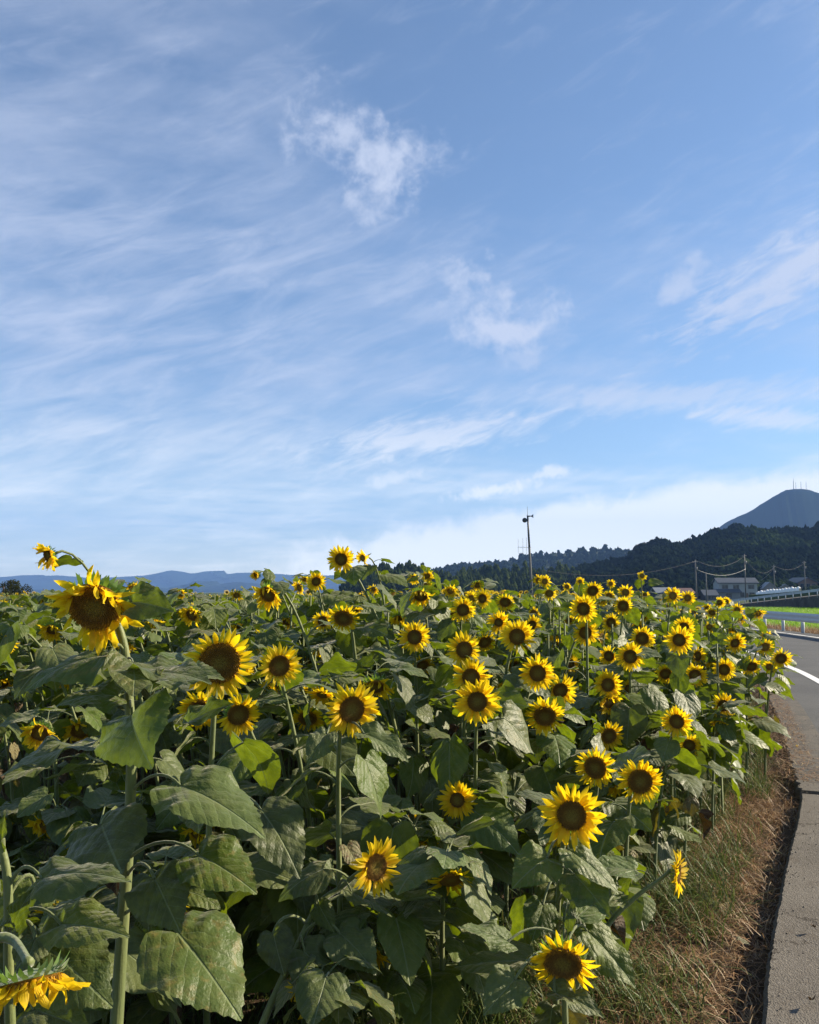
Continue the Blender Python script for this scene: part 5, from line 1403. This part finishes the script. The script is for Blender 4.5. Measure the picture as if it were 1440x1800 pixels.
# ------------------------------------------------------------------ grass verge and litter
def verge_points(n, d0, d1, y0, y1, seed, power=1.0):
    r = np.random.RandomState(seed); out = []
    while len(out) < n:
        y = y0+(y1-y0)*r.rand()**power; d = d0+(d1-d0)*r.rand()
        nx_, ny_ = np.interp(y, EC[:, 1], EN[:, 0]), np.interp(y, EC[:, 1], EN[:, 1]); q = (edge_x(y)-nx_*d, y-ny_*d); out.append((q[0], q[1], FIELD_Z-0.012+0.045*max(0, 1-d/0.7)))
    return np.array(out)
def tufted(P, frac, seed, spread=0.035):
    r = np.random.RandomState(seed); n = int(len(P)*frac); c = P[r.randint(0, max(1, n//26), n)]
    P = P.copy(); P[:n, :2] = c[:, :2]+r.normal(0, spread, (n, 2)); P[:n, 2] = c[:, 2]; return P
def patchy(P, f, seed, thr, inv=False):
    r = np.random.RandomState(seed); ph = r.uniform(0, 6.28, 6)
    v = np.sin(P[:, 0]*f+ph[0]+1.3*np.sin(P[:, 1]*f*0.7+ph[1]))+np.sin(P[:, 1]*f*1.1+ph[2]+1.1*np.sin(P[:, 0]*f*0.8+ph[3]))+r.normal(0, 0.5, len(P))
    return P[(v < thr) if inv else (v > thr)]
blades('dry_grass', tufted(verge_points(40000, 0.02, 0.95, 2.2, 18, 51, 1.5), 0.55, 50), (0.06, 0.26), 0.0040, (30, 86), 'grass_dry', 52, 'dry brown grass matted along the kerb', 'grass', 3)
blades('green_grass', patchy(tufted(verge_points(34000, 0.22, 1.5, 2.6, 15, 53, 1.3), 0.5, 58, 0.03), 3.2, 54, -0.5), (0.10, 0.36), 0.0048, (4, 50), 'grass_green', 55, 'green grass growing between the sunflowers and the dry verge', 'grass', 3)
r = np.random.RandomState(56); n = 26000; yy = 2.6+6.0*r.rand(n)**1.2; xx = r.uniform(-0.55, 0.5, n)*yy
ok = np.array([kerb_dist(a, b) > 0.9 for a, b in zip(xx, yy)])
blades('undergrowth', np.stack([xx, yy, np.full(n, FIELD_Z-0.01)], 1)[ok], (0.08, 0.34), 0.0045, (3, 45), 'grass_green', 57, 'thin grass growing on the soil under the sunflowers', 'grass', 3)

blades('straw_spill', verge_points(3200, -0.22, 0.12, 7.4, 15, 61, 1.0)*np.array([1, 1, 0])+np.array([0, 0, 0.004]), (0.04, 0.16), 0.005, (72, 90), 'grass_dry', 62, 'straw and dirt spilling over the road edge', 'straw', 2)
def grit():
    r = np.random.RandomState(71); V = []; Fs = []
    for k in range(900):
        y = 2.3+9*r.rand()**1.5; d = 0.02+0.55*r.rand()**2.2; q = (edge_x(y)+d*np.interp(y, EC[:, 1], EN[:, 0]), y+d*np.interp(y, EC[:, 1], EN[:, 1])); s_ = 0.0025+0.006*r.rand()**3; c = len(V)
        for a in range(3): V.append((q[0]+s_*math.cos(a*2.1+k)*r.uniform(.6, 1.3), q[1]+s_*math.sin(a*2.1+k)*r.uniform(.6, 1.3), 0.005))
        V.append((q[0], q[1], 0.006+s_*0.9)); Fs += [(c, c+1, c+3), (c+1, c+2, c+3), (c+2, c, c+3)]
    tag(add('grit', mesh_from('grit', V, Fs, ['concrete'])), 'loose grit on the concrete kerb', 'grit', kind='stuff')
grit()
fl = random.Random(8)
for k, (px, py, lab) in enumerate([(1402, 1313, 'yellow petal lying at the edge of the road'), (1290, 1665, 'small pale leaf lying in the dry grass below the kerb'), (1340, 1300, 'curled brown leaf lying by the road edge'), (1326, 1332, 'curled brown leaf lying left of the fallen petal'),
      (1425, 1640, 'dry twig-like leaf scrap on the concrete'), (1432, 1775, 'withered leaf scrap in the bottom right corner of the concrete')]):
    d = vdir(px, py); zg = 0.012 if px > 1395 else -0.06; t = (zg-CAM_H)/d.z; p = Vector((0, 0, CAM_H))+d*t
    me = PETALS[2] if k == 0 else (YELPOOL[0] if k == 1 else DEADPOOL[k % 4])
    o = add('fallen_petal' if k == 0 else 'fallen_leaf', me); sc_ = (0.07, 0.06, 0.09, 0.08, 0.03, 0.035)[k]
    o.matrix_world = Matrix.Translation(p+Vector((0, 0, 0.02 if k else 0.004))) @ Matrix.Rotation(fl.uniform(0, 6), 4, 'Z') @ Matrix.Rotation(R(-60 if k else 0), 4, 'Y') @ Matrix.Scale(sc_, 4)
    tag(o, lab, 'petal' if k == 0 else 'leaf', 'litter at the road edge')
